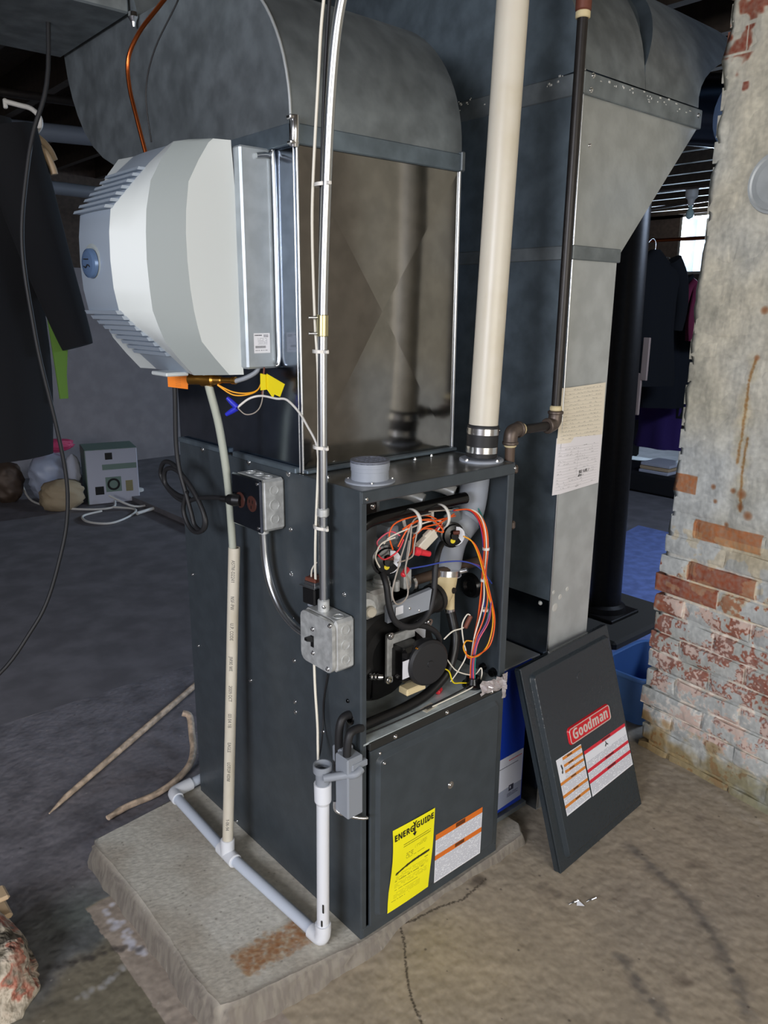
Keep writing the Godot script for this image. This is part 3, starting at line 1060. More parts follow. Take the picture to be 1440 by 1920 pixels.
func build_furnace() -> void:
	var f := thing("gas_furnace", "dark grey upright gas furnace with its upper burner compartment open", "furnace", V(FW * 0.5, 0, -FD * 0.5))
	box_part(f, "side_panel", V(0.003, FH * 0.5, -FD * 0.5), V(0.006, FH, FD), M.paint, 0.0015)
	box_part(f, "side_panel", V(FW - 0.003, FH * 0.5, -FD * 0.5), V(0.006, FH, FD), M.paint, 0.0015)
	box_part(f, "back_panel", V(FW * 0.5, FH * 0.5, -FD + 0.003), V(FW - 0.012, FH, 0.006), M.paint)
	box_part(f, "top_panel", V(FW * 0.5, FH - 0.004, -FD * 0.5), V(FW - 0.004, 0.006, FD - 0.002), M.top_sheet)
	box_part(f, "base_panel", V(FW * 0.5, 0.006, -FD * 0.5), V(FW - 0.012, 0.008, FD - 0.012), M.paint_inner)
	box_part(f, "front_flange", V(0.0085, FH * 0.5, -0.002), V(0.015, FH - 0.002, 0.006), M.paint, 0.002)
	box_part(f, "front_flange", V(FW - 0.0125, FH * 0.5, -0.002), V(0.021, FH - 0.002, 0.006), M.paint, 0.002)
	box_part(f, "header_flange", V(FW * 0.5, FH - 0.0135, -0.001), V(FW - 0.004, 0.025, 0.007), M.paint, 0.002)
	box_part(f, "kick_flange", V(FW * 0.5, 0.014, -0.001), V(FW - 0.008, 0.026, 0.006), M.paint, 0.002)
	screw(f, V(0.012, FH - 0.016, 0.002), V(0, 0, 1)); screw(f, V(FW - 0.006, FH - 0.012, 0.002), V(0, 0, 1))
	# lower door
	var d := MB.new()
	d.box(V(0.226, 0.243, 0.004), V(0.412, 0.43, 0.008), 0.002)
	embossed(d, 0.032, 0.42, 0.04, 0.442, 0.0075, 0.016, 0.02, 0.009)
	var door := part(f, "blower_door", d, M.paint)
	var k := MB.new()
	k.lathe(V(0.254, 0.283, 0.0145), V(0, 0, 1), [Vector2(0, 0.010), Vector2(0.002, 0.009), Vector2(0.002, 0.006), Vector2(0.004, 0.004)], 12)
	part(door, "lock_screw", k, M.chrome)
	screw(door, V(0.045, 0.446, 0.007), V(0, 0, 1)); screw(door, V(0.05, 0.425, 0.0165), V(0, 0, 1), 0.003)
	box_part(f, "door_rail", V(0.226, 0.4665, 0.0), V(0.412, 0.018, 0.012), M.dark_edge, 0.002)
	for x in [0.09, 0.245, 0.395]:
		screw(f, V(x, 0.466, 0.006), V(0, 0, 1))
	# labels on the lower door
	var lb := MB.new()
	var gw := 0.126
	var rows := []
	for j in 9:
		var t := j / 8.0
		var row := []
		for i in 5:
			var s := i / 4.0
			row.append(V(0.076 + s * gw - 0.012 * t + sin(t * 5.0) * 0.003, 0.249 - t * 0.203, 0.0166 + 0.0022 * absf(sin(t * 4.0 + s * 2.0))))
		rows.append(row)
	lb.sheet(rows, Vector3.ZERO, false, Vector3(0, 0, 1))
	var gm := img_mat(guide_picture(), 0.55)
	gm.cull_mode = BaseMaterial3D.CULL_DISABLED
	var guide := part(door, "energy_label", lb, gm, "bright yellow energy guide sheet")
	lettering(guide, "lettering", "ENERG", V(0.1085, 0.2275, 0.0192), V(1, 0.03, 0), Vector3.UP, 0.015, M.ink, true, 0.88)
	lettering(guide, "lettering", "GUIDE", V(0.171, 0.2315, 0.0192), V(1, 0.03, 0), Vector3.UP, 0.015, M.ink, true, 0.88)
	var ar := MB.new()
	ar.prism(PackedVector2Array([Vector2(-0.0016, 0.016), Vector2(-0.0016, -0.006), Vector2(-0.006, -0.006), Vector2(0.0, -0.0145), Vector2(0.006, -0.006), Vector2(0.0016, -0.006), Vector2(0.0016, 0.016)]), V(0.1395, 0.222, 0.0188), Vector3.RIGHT, Vector3.UP, V(0, 0, 1), 0.0, 0.0006)
	ar.prism(PackedVector2Array([Vector2(-0.001, 0.011), Vector2(0.006, 0.022), Vector2(0.003, 0.022), Vector2(-0.003, 0.013)]), V(0.1395, 0.222, 0.0188), Vector3.RIGHT, Vector3.UP, V(0, 0, 1), 0.0, 0.0006)
	ar.prism(PackedVector2Array([Vector2(0.001, 0.011), Vector2(-0.006, 0.022), Vector2(-0.003, 0.022), Vector2(0.003, 0.013)]), V(0.1395, 0.222, 0.0188), Vector3.RIGHT, Vector3.UP, V(0, 0, 1), 0.0, 0.0006)
	part(guide, "arrow", ar, M.ink)
	var wl := MB.new()
	wl.quad(V(0.209, 0.173, 0.0168), V(0.368, 0.173, 0.0168), V(0.366, 0.044, 0.0168), V(0.207, 0.044, 0.0168), V(0, 0, 1))
	part(door, "warning_label", wl, img_mat(notice_picture(320, 260, [[0, 30, false], [112, 26, false]], c8(226, 116, 34), 0), 0.5), "white warning sheet with two orange bars")
	# openings and screws on the left side
	for q in [[0.524, -0.034, 0.012], [0.562, -0.04, 0.004], [0.49, -0.038, 0.004]]:
		var h := MB.new()
		h.lathe(V(0.001, q[0], q[1]), V(-1, 0, 0), [Vector2(0, q[2] * 1.15), Vector2(0.003, q[2] * 1.1), Vector2(0.004, q[2] * 0.8), Vector2(0.001, q[2] * 0.6)], 14, false, true)
		part(f, "knockout_plug", h, M.black_gloss)
	var gh := MB.new()
	gh.lathe(V(0.001, 0.79, -0.148), V(-1, 0, 0), [Vector2(0, 0.02), Vector2(0.002, 0.0195), Vector2(0.0022, 0.016), Vector2(0.001, 0.014)], 16, false, true)
	part(f, "cable_hole", gh, M.black_gloss)
	for q in [[0.883, -0.231], [0.784, -0.232], [0.682, -0.232], [0.582, -0.23], [0.481, -0.231], [0.456, -0.23], [0.452, -0.128], [0.453, -0.022], [0.461, -0.419], [0.461, -0.681], [0.01, -0.52], [0.66, -0.69], [0.79, -0.05]]:
		screw(f, V(0.0, q[0], q[1]), V(-1, 0, 0))
	for q in [[0.03, -0.14], [0.13, -0.155], [0.2, -0.165], [0.3, -0.17], [0.36, -0.178], [0.05, -0.18]]:
		screw(f, V(q[0], FH, q[1]), V(0, 1, 0))
	# intake collar with its grille
	var c := MB.new()
	var ic := V(0.076, FH - 0.001, -0.062)
	c.lathe(ic, Vector3.UP, [Vector2(0, 0.05), Vector2(0.003, 0.05), Vector2(0.004, 0.047), Vector2(0.005, 0.0375), Vector2(0.022, 0.0372), Vector2(0.0225, 0.0382), Vector2(0.03, 0.0382), Vector2(0.0305, 0.0392), Vector2(0.041, 0.0392), Vector2(0.041, 0.033), Vector2(0.028, 0.033)], 32)
	var col := part(f, "intake_collar", c, M.gray_pvc)
	var grille := MB.new()
	for i in 5:
		var o := -0.026 + i * 0.013
		var l := sqrt(0.035 * 0.035 - o * o)
		grille.box(ic + V(o, 0.041, 0), V(0.0045, 0.004, l * 2.0), 0.001)
		grille.box(ic + V(0, 0.0415, o), V(l * 2.0, 0.004, 0.0045), 0.001)
	grille.lathe(ic + V(0, 0.039, 0), Vector3.UP, [Vector2(0, 0.0392), Vector2(0.0045, 0.0392), Vector2(0.0045, 0.032), Vector2(0, 0.032)], 32, false, false)
	part(col, "grille", grille, M.grille)
	cyl_part(col, "screen", ic + V(0, 0.034, 0), ic + V(0, 0.037, 0), 0.0335, M.pvc, 28)
	for t in [0.6, 2.2, 4.0, 5.4]:
		screw(col, ic + V(cos(t) * 0.044, 0.003, sin(t) * 0.044), Vector3.UP)
	# burner compartment
	box_part(f, "deck", V(FW * 0.5, 0.4755, -0.11), V(FW - 0.014, 0.004, 0.222), M.deck)
	var vp := MB.new()
	vp.box(V(FW * 0.5, 0.74, -0.215), V(FW - 0.014, 0.53, 0.004))
	part(f, "vestibule_panel", vp, M.galv_dark)
	box_part(f, "burner_box", V(0.085, 0.87, -0.165), V(0.14, 0.2, 0.09), M.galv, 0.004)
	box_part(f, "burner_box", V(0.355, 0.955, -0.19), V(0.12, 0.06, 0.05), M.galv, 0.004)
	for q in [[0.235, 0.937, 0.27], [0.332, 0.94, 0.27]]:
		var hx := MB.new()
		hx.tube([V(q[0] - 0.04, q[1] + 0.012, -0.2), V(q[0], q[1] + 0.008, -0.13), V(q[0] + 0.022, q[1] - 0.004, -0.095)], 0.014, 12, 4)
		part(f, "exchanger_tube", hx, M.zinc)
	for q in [[0.128, 0.935], [0.385, 0.945]]:
		box_part(f, "bracket", V(q[0], q[1], -0.12), V(0.03, 0.04, 0.004), M.black, 0.001)
		screw(f, V(q[0] + 0.003, q[1], -0.117), V(0, 0, 1), 0.006)
	box_part(f, "paper_slip", V(0.0115, 0.875, -0.013), V(0.003, 0.075, 0.014), M.white_label)
	# vent pipe inside, with its branch
	var vpipe := MB.new()
	vpipe.tube([V(0.412, 1.0, -0.085), V(0.41, 0.95, -0.086), V(0.405, 0.895, -0.09), V(0.392, 0.862, -0.095), V(0.37, 0.838, -0.1), V(0.357, 0.81, -0.104), V(0.352, 0.77, -0.108), V(0.352, 0.735, -0.108)], 0.0335, 20, 5)
	var vent := part(f, "vent_elbow", vpipe, M.gray_pvc)
	var bnd := MB.new()
	bnd.tube([V(0.396, 0.868, -0.094), V(0.374, 0.843, -0.1)], 0.0365, 20, 1)
	part(vent, "clamp", bnd, M.gray_plastic)
	# foam sleeve across the top
	tube_part(f, "foam_sleeve", [V(0.028, 0.86, -0.06), V(0.032, 0.9, -0.056), V(0.058, 0.926, -0.052), V(0.11, 0.931, -0.05), V(0.223, 0.932, -0.05), V(0.34, 0.933, -0.05)], 0.0135, M.black_gloss, "", 14, 6)
	# pressure switches
	for s in [[V(0.318, 0.849, -0.062), 0.026], [V(0.112, 0.836, -0.05), 0.029]]:
		var at: Vector3 = s[0]
		var r: float = s[1]
		var dir := V(-0.35, 0.1, 1).normalized()
		var pb := MB.new()
		pb.lathe(at - dir * 0.02, dir, [Vector2(0, r * 0.9), Vector2(0.008, r), Vector2(0.013, r), Vector2(0.014, r * 1.12), Vector2(0.018, r * 1.12), Vector2(0.019, r * 0.96), Vector2(0.026, r * 0.9), Vector2(0.027, r * 0.4), Vector2(0.032, r * 0.35)], 24)
		var sw := part(f, "pressure_switch", pb, M.black_gloss)
		var fr := pb.frame_of(dir)
		var dotb := MB.new()
		dotb.lathe(at + dir * 0.0065 + V(-0.004, -0.011, 0), dir, [Vector2(0, 0.006), Vector2(0.0012, 0.006)], 12)
		part(sw, "paint_dot", dotb, M.yellow_bright)
		var lab := MB.new()
		var pl := PackedVector2Array()
		for i in 9:
			var t := -0.5 * PI + PI * i / 8.0
			pl.append(Vector2(cos(t), sin(t)) * r * 0.86)
		lab.prism(pl, at + dir * 0.007 + V(0.004, -0.002, 0.001), V(0.94, 0, 0.33), V(0, 1, 0), dir, 0.0, 0.0008)
		part(sw, "label", lab, M.white_label)
		var tw := MB.new()
		tw.tube([at + dir * 0.01 + V(-0.004, 0.008, 0), at + dir * 0.022 + V(0.006, 0.009, 0)], 0.0048, 8, 1)
		part(sw, "terminal", tw, M.rust_red)
		var bk := MB.new()
		bk.prism(PackedVector2Array([Vector2(-0.03, 0), Vector2(0.03, 0), Vector2(0.026, 0.03), Vector2(0.012, 0.036), Vector2(-0.02, 0.03)]), at + V(0.012, 0.02, -0.016), V(1, 0.25, 0).normalized(), V(-0.25, 1, 0).normalized(), V(0, 0, 1), 0.0, 0.003)
		part(sw, "bracket", bk, M.galv)
	# igniter control behind the wires
	var ib := MB.new()
	ib.box(V(0.135, 0.888, -0.075), V(0.03, 0.03, 0.04), 0.003)
	part(f, "ignition_block", ib, M.gray_plastic)
	# gas valve
	var va := MB.new()
	va.box(V(0.11, 0.742, -0.095), V(0.07, 0.058, 0.07), 0.008)
	va.lathe(V(0.075, 0.742, -0.085), V(-0.4, 0, 1).normalized(), [Vector2(0, 0.03), Vector2(0.02, 0.03), Vector2(0.024, 0.026), Vector2(0.03, 0.02)], 18)
	va.lathe(V(0.127, 0.765, -0.085), Vector3.UP, [Vector2(0, 0.02), Vector2(0.012, 0.02), Vector2(0.013, 0.017), Vector2(0.022, 0.017), Vector2(0.024, 0.012)], 18)
	va.lathe(V(0.165, 0.75, -0.08), Vector3.UP, [Vector2(0, 0.008), Vector2(0.022, 0.008), Vector2(0.024, 0.005)], 10)
	va.box(V(0.192, 0.772, -0.085), V(0.022, 0.045, 0.03), 0.003)
	var valve := part(f, "gas_valve", va, M.zinc)
	var vf := MB.new()
	vf.prism(PackedVector2Array([Vector2(0, 0), Vector2(0.105, 0.006), Vector2(0.112, 0.052), Vector2(0.0, 0.036)]), V(0.112, 0.7, -0.056), V(0.98, 0.03, 0.16).normalized(), V(0, 1, 0), V(-0.16, 0, 0.98), 0.0, 0.012)
	part(valve, "valve_cover", vf, M.gray_plastic)
	box_part(valve, "label", V(0.138, 0.724, -0.0385), V(0.022, 0.018, 0.001), M.white_label)
	cyl_part(valve, "knob", V(0.072, 0.735, -0.058), V(0.066, 0.735, -0.044), 0.012, M.pvc_old, 14, 0.003)
	screw(valve, V(0.165, 0.722, -0.038), V(0, 0, 1)); screw(valve, V(0.19, 0.712, -0.035), V(0, 0, 1))
	var mf := MB.new()
	mf.lathe(V(0.212, 0.752, -0.09), V(1, -0.02, 0), [Vector2(0, 0.02), Vector2(0.008, 0.02), Vector2(0.009, 0.015), Vector2(0.014, 0.014)], 16)
	part(valve, "outlet_flange", mf, M.chrome)
	tube_part(f, "manifold_pipe", [V(0.21, 0.752, -0.095), V(0.3, 0.755, -0.092), V(0.436, 0.757, -0.088)], 0.0115, M.rust_pipe, "", 12, 2)
	# inducer: housing, motor, bracket
	var hs := MB.new()
	hs.lathe(V(0.17, 0.585, -0.195), V(0.06, 0, 1).normalized(), [Vector2(0, 0.115), Vector2(0.012, 0.118), Vector2(0.06, 0.116), Vector2(0.07, 0.11), Vector2(0.075, 0.095), Vector2(0.078, 0.07), Vector2(0.082, 0.05)], 40)
	hs.prism(PackedVector2Array([Vector2(-0.02, 0), Vector2(0.075, 0.0), Vector2(0.07, 0.1), Vector2(0.0, 0.11)]), V(0.21, 0.62, -0.19), V(1, 0, 0), V(0, 1, 0), V(0, 0, 1), 0.0, 0.06)
	hs.prism(PackedVector2Array([Vector2(-0.01, 0), Vector2(0.03, -0.02), Vector2(0.05, 0.03), Vector2(0.02, 0.12), Vector2(-0.01, 0.12)]), V(0.275, 0.535, -0.13), V(1, 0, 0), V(0, 1, 0), V(0, 0, 1), 0.0, 0.012)
	var hous := part(f, "inducer_housing", hs, M.black)
	box_part(hous, "rib", V(0.128, 0.515, -0.116), V(0.003, 0.05, 0.006), M.black_gloss)
	for q in [[0.303, 0.628, -0.114], [0.083, 0.565, -0.116]]:
		var ws := MB.new()
		ws.lathe(V(q[0], q[1], q[2]), V(0, 0, 1), [Vector2(0, 0.0095), Vector2(0.002, 0.009), Vector2(0.002, 0.005), Vector2(0.005, 0.004)], 12)
		part(hous, "screw", ws, M.chrome)
	var wt := MB.new()
	wt.prism(PackedVector2Array([Vector2(-0.02, 0), Vector2(0.016, -0.034), Vector2(0.018, 0.022)]), V(0.274, 0.622, -0.115), V(1, 0, 0), V(0, 1, 0), V(0, 0, 1), 0.0, 0.001)
	part(hous, "warning_sticker", wt, M.white_label)
	var br := MB.new()
	br.box(V(0.156, 0.59, -0.09), V(0.018, 0.118, 0.012), 0.003)
	br.box(V(0.195, 0.632, -0.092), V(0.075, 0.022, 0.012), 0.003)
	var bracket := part(f, "motor_bracket", br, M.zinc)
	for q in [[0.151, 0.648, -0.078], [0.148, 0.543, -0.08]]:
		screw(bracket, V(q[0], q[1], q[2]), V(0, 0, 1), 0.007)
	var sp := MB.new()
	sp.lathe(V(0.118, 0.55, -0.112), V(1, 0, 0.9).normalized(), [Vector2(0, 0.007), Vector2(0.004, 0.009), Vector2(0.008, 0.007), Vector2(0.012, 0.009), Vector2(0.016, 0.007), Vector2(0.02, 0.009), Vector2(0.03, 0.007)], 12)
	part(bracket, "spring", sp, M.chrome)
	var mo := MB.new()
	mo.box(V(0.192, 0.582, -0.072), V(0.066, 0.082, 0.058), 0.008)
	var motor := part(f, "inducer_motor", mo, M.black_gloss)
	var mc := MB.new()
	mc.lathe(V(0.224, 0.58, -0.056), V(-0.16, 0.03, 1).normalized(), [Vector2(0, 0.05), Vector2(0.018, 0.0535), Vector2(0.026, 0.0525), Vector2(0.031, 0.047), Vector2(0.032, 0.008), Vector2(0.034, 0.007), Vector2(0.034, 0.0)], 36)
	part(motor, "end_bell", mc, M.black_rub)
	box_part(motor, "rating_label", V(0.166, 0.579, -0.0425), V(0.026, 0.042, 0.001), M.white_label)
	box_part(motor, "rating_label", V(0.174, 0.588, -0.0417), V(0.006, 0.016, 0.001), M.ink)
	box_part(motor, "lead_guide", V(0.19, 0.524, -0.05), V(0.058, 0.016, 0.03), M.cream, 0.003)
	screw(motor, V(0.19, 0.622, -0.038), V(0, 0, 1), 0.003, M.brass)
	# cream drain elbow
	var ce := MB.new()
	ce.tube([V(0.33, 0.752, -0.095), V(0.327, 0.738, -0.093), V(0.315, 0.718, -0.088), V(0.296, 0.706, -0.082), V(0.27, 0.703, -0.078)], 0.03, 22, 5)
	ce.cyl(V(0.338, 0.72, -0.085), V(0.335, 0.655, -0.08), 0.011, 14)
	var elbow := part(f, "drain_elbow", ce, M.cream)
	for q in [[V(0.333, 0.757, -0.095), V(0.331, 0.744, -0.094)], [V(0.288, 0.7045, -0.0805), V(0.276, 0.7035, -0.0788)]]:
		var bb := MB.new()
		bb.cyl(q[0], q[1], 0.0338, 24)
		part(elbow, "clamp_band", bb, M.chrome if q[0].y > 0.72 else M.dark_edge)
	cyl_part(elbow, "clip", V(0.362, 0.75, -0.075), V(0.37, 0.756, -0.062), 0.006, M.chrome, 10)
	cyl_part(elbow, "plug", V(0.322, 0.718, -0.062), V(0.322, 0.718, -0.056), 0.007, M.black, 12)
	cyl_part(elbow, "clamp_band", V(0.3355, 0.664, -0.0805), V(0.335, 0.656, -0.08), 0.013, M.chrome, 14)
	tube_part(f, "rubber_hose", [V(0.278, 0.7035, -0.079), V(0.258, 0.702, -0.079), V(0.23, 0.692, -0.095), V(0.2, 0.66, -0.12)], 0.0315, M.black, "", 16, 5)
	for q in [[0.43, 0.687, -0.112, 0.03], [0.431, 0.491, -0.062, 0.009], [0.431, 0.488, -0.03, 0.011]]:
		var gm2 := MB.new()
		gm2.lathe(V(FW - 0.004, q[1], q[2]), V(-1, 0, 0), [Vector2(0, q[3] * 1.1), Vector2(0.006, q[3]), Vector2(0.012, q[3] * 0.9), Vector2(0.012, q[3] * 0.6), Vector2(0.006, q[3] * 0.4)], 20)
		part(f, "rubber_grommet", gm2, M.black_gloss)
	# drain hose and tubing
	tube_part(f, "drain_hose", [V(0.335, 0.66, -0.08), V(0.333, 0.635, -0.068), V(0.33, 0.6, -0.056), V(0.318, 0.565, -0.05), V(0.294, 0.528, -0.046), V(0.236, 0.497, -0.045), V(0.165, 0.486, -0.045), V(0.09, 0.486, -0.045), V(0.006, 0.487, -0.045)], 0.0115, M.black, "", 14, 6)
	tube_part(f, "pressure_tube", [V(0.1, 0.812, -0.05), V(0.097, 0.789, -0.034), V(0.1, 0.745, -0.028), V(0.116, 0.708, -0.026), V(0.15, 0.687, -0.026), V(0.187, 0.684, -0.028), V(0.218, 0.704, -0.03), V(0.234, 0.745, -0.034), V(0.244, 0.8, -0.04), V(0.262, 0.826, -0.05), V(0.292, 0.832, -0.07)], 0.0068, M.black_rub, "", 10, 6)
	tube_part(f, "pressure_tube", [V(0.15, 0.678, -0.05), V(0.196, 0.674, -0.04), V(0.237, 0.653, -0.04), V(0.266, 0.62, -0.045), V(0.27, 0.575, -0.06)], 0.0065, M.black_rub, "", 10, 6)
	# wiring
	var rr := 0.0017
	var loops := [
		[M.orange_wire, [V(0.11, 0.865, -0.03), V(0.098, 0.9, -0.028), V(0.12, 0.922, -0.028), V(0.19, 0.924, -0.026), V(0.235, 0.905, -0.026), V(0.25, 0.885, -0.026)]],
		[M.orange_wire, [V(0.12, 0.87, -0.026), V(0.15, 0.91, -0.022), V(0.2, 0.915, -0.022), V(0.23, 0.898, -0.02), V(0.245, 0.878, -0.022), V(0.2, 0.895, -0.022), V(0.165, 0.89, -0.024), V(0.16, 0.855, -0.026), V(0.15, 0.84, -0.03)]],
		[M.orange_wire, [V(0.13, 0.905, -0.024), V(0.17, 0.918, -0.02), V(0.215, 0.91, -0.018), V(0.26, 0.908, -0.022), V(0.29, 0.905, -0.03)]],
		[M.orange_wire, [V(0.155, 0.882, -0.02), V(0.185, 0.9, -0.018), V(0.23, 0.902, -0.018), V(0.28, 0.912, -0.024)]],
		[M.white_wire, [V(0.085, 0.882, -0.03), V(0.1, 0.895, -0.026), V(0.15, 0.905, -0.022), V(0.21, 0.91, -0.02), V(0.25, 0.9, -0.024)]],
		[M.white_wire, [V(0.075, 0.835, -0.03), V(0.062, 0.86, -0.028), V(0.075, 0.885, -0.026), V(0.11, 0.892, -0.024)]],
		[M.gray_wire, [V(0.21, 0.925, -0.022), V(0.16, 0.92, -0.022), V(0.13, 0.87, -0.018), V(0.11, 0.83, -0.014), V(0.095, 0.78, -0.014), V(0.11, 0.752, -0.014), V(0.14, 0.765, -0.016), V(0.135, 0.82, -0.018), V(0.145, 0.88, -0.02)]],
		[M.gray_wire, [V(0.15, 0.91, -0.018), V(0.14, 0.86, -0.014), V(0.128, 0.82, -0.012), V(0.15, 0.79, -0.02), V(0.165, 0.765, -0.04)]],
		[M.gray_wire, [V(0.17, 0.915, -0.018), V(0.155, 0.87, -0.014), V(0.15, 0.845, -0.016), V(0.115, 0.838, -0.022)]],
		[M.gray_wire, [V(0.21, 0.928, -0.03), V(0.28, 0.92, -0.03), V(0.32, 0.905, -0.05)]],
		[M.pink_wire, [V(0.08, 0.872, -0.035), V(0.07, 0.89, -0.032), V(0.1, 0.905, -0.028), V(0.125, 0.893, -0.026)]],
		[M.red_wire, [V(0.075, 0.86, -0.036), V(0.09, 0.848, -0.032), V(0.115, 0.862, -0.022), V(0.13, 0.885, -0.02)]],
		[M.red_wire, [V(0.245, 0.895, -0.026), V(0.225, 0.888, -0.024), V(0.21, 0.88, -0.024)]],
		[M.white_wire, [V(0.25, 0.9, -0.026), V(0.23, 0.882, -0.026), V(0.212, 0.874, -0.026)]],
		[M.blue_wire, [V(0.15, 0.815, -0.03), V(0.2, 0.812, -0.026), V(0.26, 0.808, -0.026), V(0.32, 0.796, -0.024), V(0.37, 0.77, -0.024), V(0.42, 0.72, -0.03)]],
		[M.purple_wire, [V(0.34, 0.788, -0.026), V(0.37, 0.775, -0.026), V(0.385, 0.755, -0.026)]],
		[M.yellow_wire, [V(0.318, 0.854, -0.03), V(0.338, 0.838, -0.02), V(0.365, 0.79, -0.02), V(0.391, 0.715, -0.018), V(0.416, 0.64, -0.018), V(0.404, 0.579, -0.018), V(0.368, 0.557, -0.018), V(0.335, 0.568, -0.02), V(0.322, 0.59, -0.022), V(0.33, 0.604, -0.022), V(0.35, 0.598, -0.022)]],
		[M.orange_wire, [V(0.322, 0.852, -0.028), V(0.344, 0.832, -0.018), V(0.37, 0.786, -0.018), V(0.396, 0.712, -0.016), V(0.42, 0.635, -0.016), V(0.41, 0.578, -0.016), V(0.376, 0.562, -0.016), V(0.34, 0.56, -0.02), V(0.328, 0.58, -0.02)]],
	]
	var bundle := [V(0.285, 0.918, -0.03), V(0.33, 0.912, -0.03), V(0.362, 0.893, -0.03), V(0.386, 0.855, -0.03), V(0.394, 0.808, -0.03), V(0.393, 0.745, -0.03), V(0.402, 0.69, -0.03), V(0.396, 0.64, -0.03), V(0.374, 0.593, -0.03), V(0.364, 0.543, -0.03), V(0.366, 0.496, -0.03)]
	var bc := [M.orange_wire, M.white_wire, M.orange_wire, M.red_wire, M.blue_wire, M.teal_wire, M.pink_wire, M.purple_wire]
	for i in bc.size():
		var pts := []
		var a := TAU * i / bc.size()
		for j in bundle.size():
			var w := 0.0045 + (0.007 if j == 6 or j == 7 else 0.0) + rng.randf_range(-0.001, 0.002)
			pts.append(bundle[j] + V(cos(a + j * 0.35), 0.3 * sin(a), sin(a + j * 0.35)) * w)
		loops.append([bc[i], pts])
	loops.append([M.teal_wire, [V(0.388, 0.94, -0.1), V(0.395, 0.9, -0.06), V(0.4, 0.86, -0.04), V(0.402, 0.8, -0.035), V(0.402, 0.75, -0.033)]])
	loops.append([M.white_wire, [V(0.276, 0.618, -0.04), V(0.3, 0.632, -0.036), V(0.332, 0.634, -0.032), V(0.352, 0.652, -0.03), V(0.34, 0.664, -0.03), V(0.326, 0.642, -0.032), V(0.334, 0.6, -0.034), V(0.345, 0.56, -0.034), V(0.325, 0.53, -0.036), V(0.302, 0.505, -0.04)]])
	loops.append([M.white_wire, [V(0.288, 0.565, -0.04), V(0.31, 0.535, -0.036), V(0.34, 0.515, -0.034), V(0.376, 0.502, -0.032), V(0.393, 0.515, -0.028), V(0.388, 0.495, -0.022), V(0.36, 0.485, -0.016), V(0.3, 0.482, -0.015), V(0.22, 0.481, -0.015)]])
	loops.append([M.yellow_bright, [V(0.262, 0.555, -0.03), V(0.285, 0.54, -0.03), V(0.3, 0.508, -0.03), V(0.325, 0.498, -0.03), V(0.35, 0.488, -0.034)]])
	loops.append([M.black_rub, [V(0.37, 0.486, -0.025), V(0.3, 0.483, -0.022), V(0.2, 0.481, -0.02), V(0.1, 0.481, -0.02), V(0.02, 0.483, -0.02)]])
	for l in loops:
		tube_part(f, "wire", l[1], rr, l[0], "", 6, 6)
	for q in [V(0.395, 0.81, -0.03), V(0.393, 0.735, -0.03), V(0.4, 0.66, -0.03)]:
		cyl_part(f, "cable_tie", q - V(0, 0.003, 0), q + V(0, 0.003, 0), 0.0085, M.hanger, 12)
	for q in [V(0.158, 0.917, -0.026), V(0.245, 0.912, -0.03)]:
		var ct := MB.new()
		ct.lathe(q - V(0.004, 0, 0), V(1, 0, 0), [Vector2(0, 0.026), Vector2(0.004, 0.027), Vector2(0.008, 0.026), Vector2(0.008, 0.0245), Vector2(0, 0.0245)], 24, false, false)
		part(f, "cable_tie", ct, M.hanger)
	var pc := MB.new()
	pc.xf = Transform3D(Basis(Vector3(0, 0, 1), 0.55), V(0.198, 0.87, -0.022))
	pc.box(V(0, 0, 0), V(0.05, 0.022, 0.016), 0.002)
	pc.box(V(0.008, 0.012, 0), V(0.02, 0.006, 0.01), 0.001)
	pc.box(V(-0.028, 0, 0), V(0.012, 0.018, 0.013), 0.002)
	part(f, "wire_connector", pc, M.pvc_old)
	var rn := MB.new()
	rn.lathe(V(0.158, 0.856, -0.018), V(1, -0.35, 0.2).normalized(), [Vector2(0, 0.009), Vector2(0.012, 0.0095), Vector2(0.016, 0.007), Vector2(0.04, 0.006)], 12)
	part(f, "wire_nut", rn, M.red_wire)
	cyl_part(f, "wire_nut", V(0.148, 0.818, -0.026), V(0.128, 0.808, -0.02), 0.006, M.red_wire, 10, 0.002)
	cyl_part(f, "wire_nut", V(0.352, 0.658, -0.03), V(0.333, 0.632, -0.03), 0.0055, M.rust_red, 10, 0.002)
	cyl_part(f, "wire_nut", V(0.29, 0.483, -0.06), V(0.27, 0.484, -0.05), 0.006, M.red_wire, 10, 0.002)
	# floor bushing, sticker and foil tape
	var bu := MB.new()
	bu.lathe(V(0.368, 0.4775, -0.03), Vector3.UP, [Vector2(0, 0.026), Vector2(0.006, 0.026), Vector2(0.009, 0.02), Vector2(0.022, 0.016), Vector2(0.022, 0.011), Vector2(0.008, 0.011)], 20)
	part(f, "wire_bushing", bu, M.black_gloss)
	var sk := MB.new()
	sk.prism(PackedVector2Array([Vector2(-0.02, -0.012), Vector2(0.02, -0.006), Vector2(0.018, 0.014), Vector2(-0.022, 0.008)]), V(0.215, 0.4778, -0.02), V(1, 0, 0), V(0, 0, -1), V(0, 1, 0), 0.0, 0.0008)
	var stick := part(f, "code_sticker", sk, M.pvc_old)
	for i in 7:
		box_part(stick, "code_bar", V(0.205 + i * 0.0035, 0.4788, -0.021), V(0.0014 + 0.001 * (i % 2), 0.0004, 0.013), M.ink)
	var fo := MB.new()
	var frows := []
	for j in 7:
		var row := []
		for i in 10:
			row.append(V(0.352 + i * 0.0098, 0.505 - j * 0.0055 + rng.randf_range(-0.003, 0.003) - i * 0.001, 0.009 + rng.randf_range(-0.004, 0.006)))
		frows.append(row)
	fo.facets(frows, V(0.39, 0.485, -0.1))
	var frows2 := []
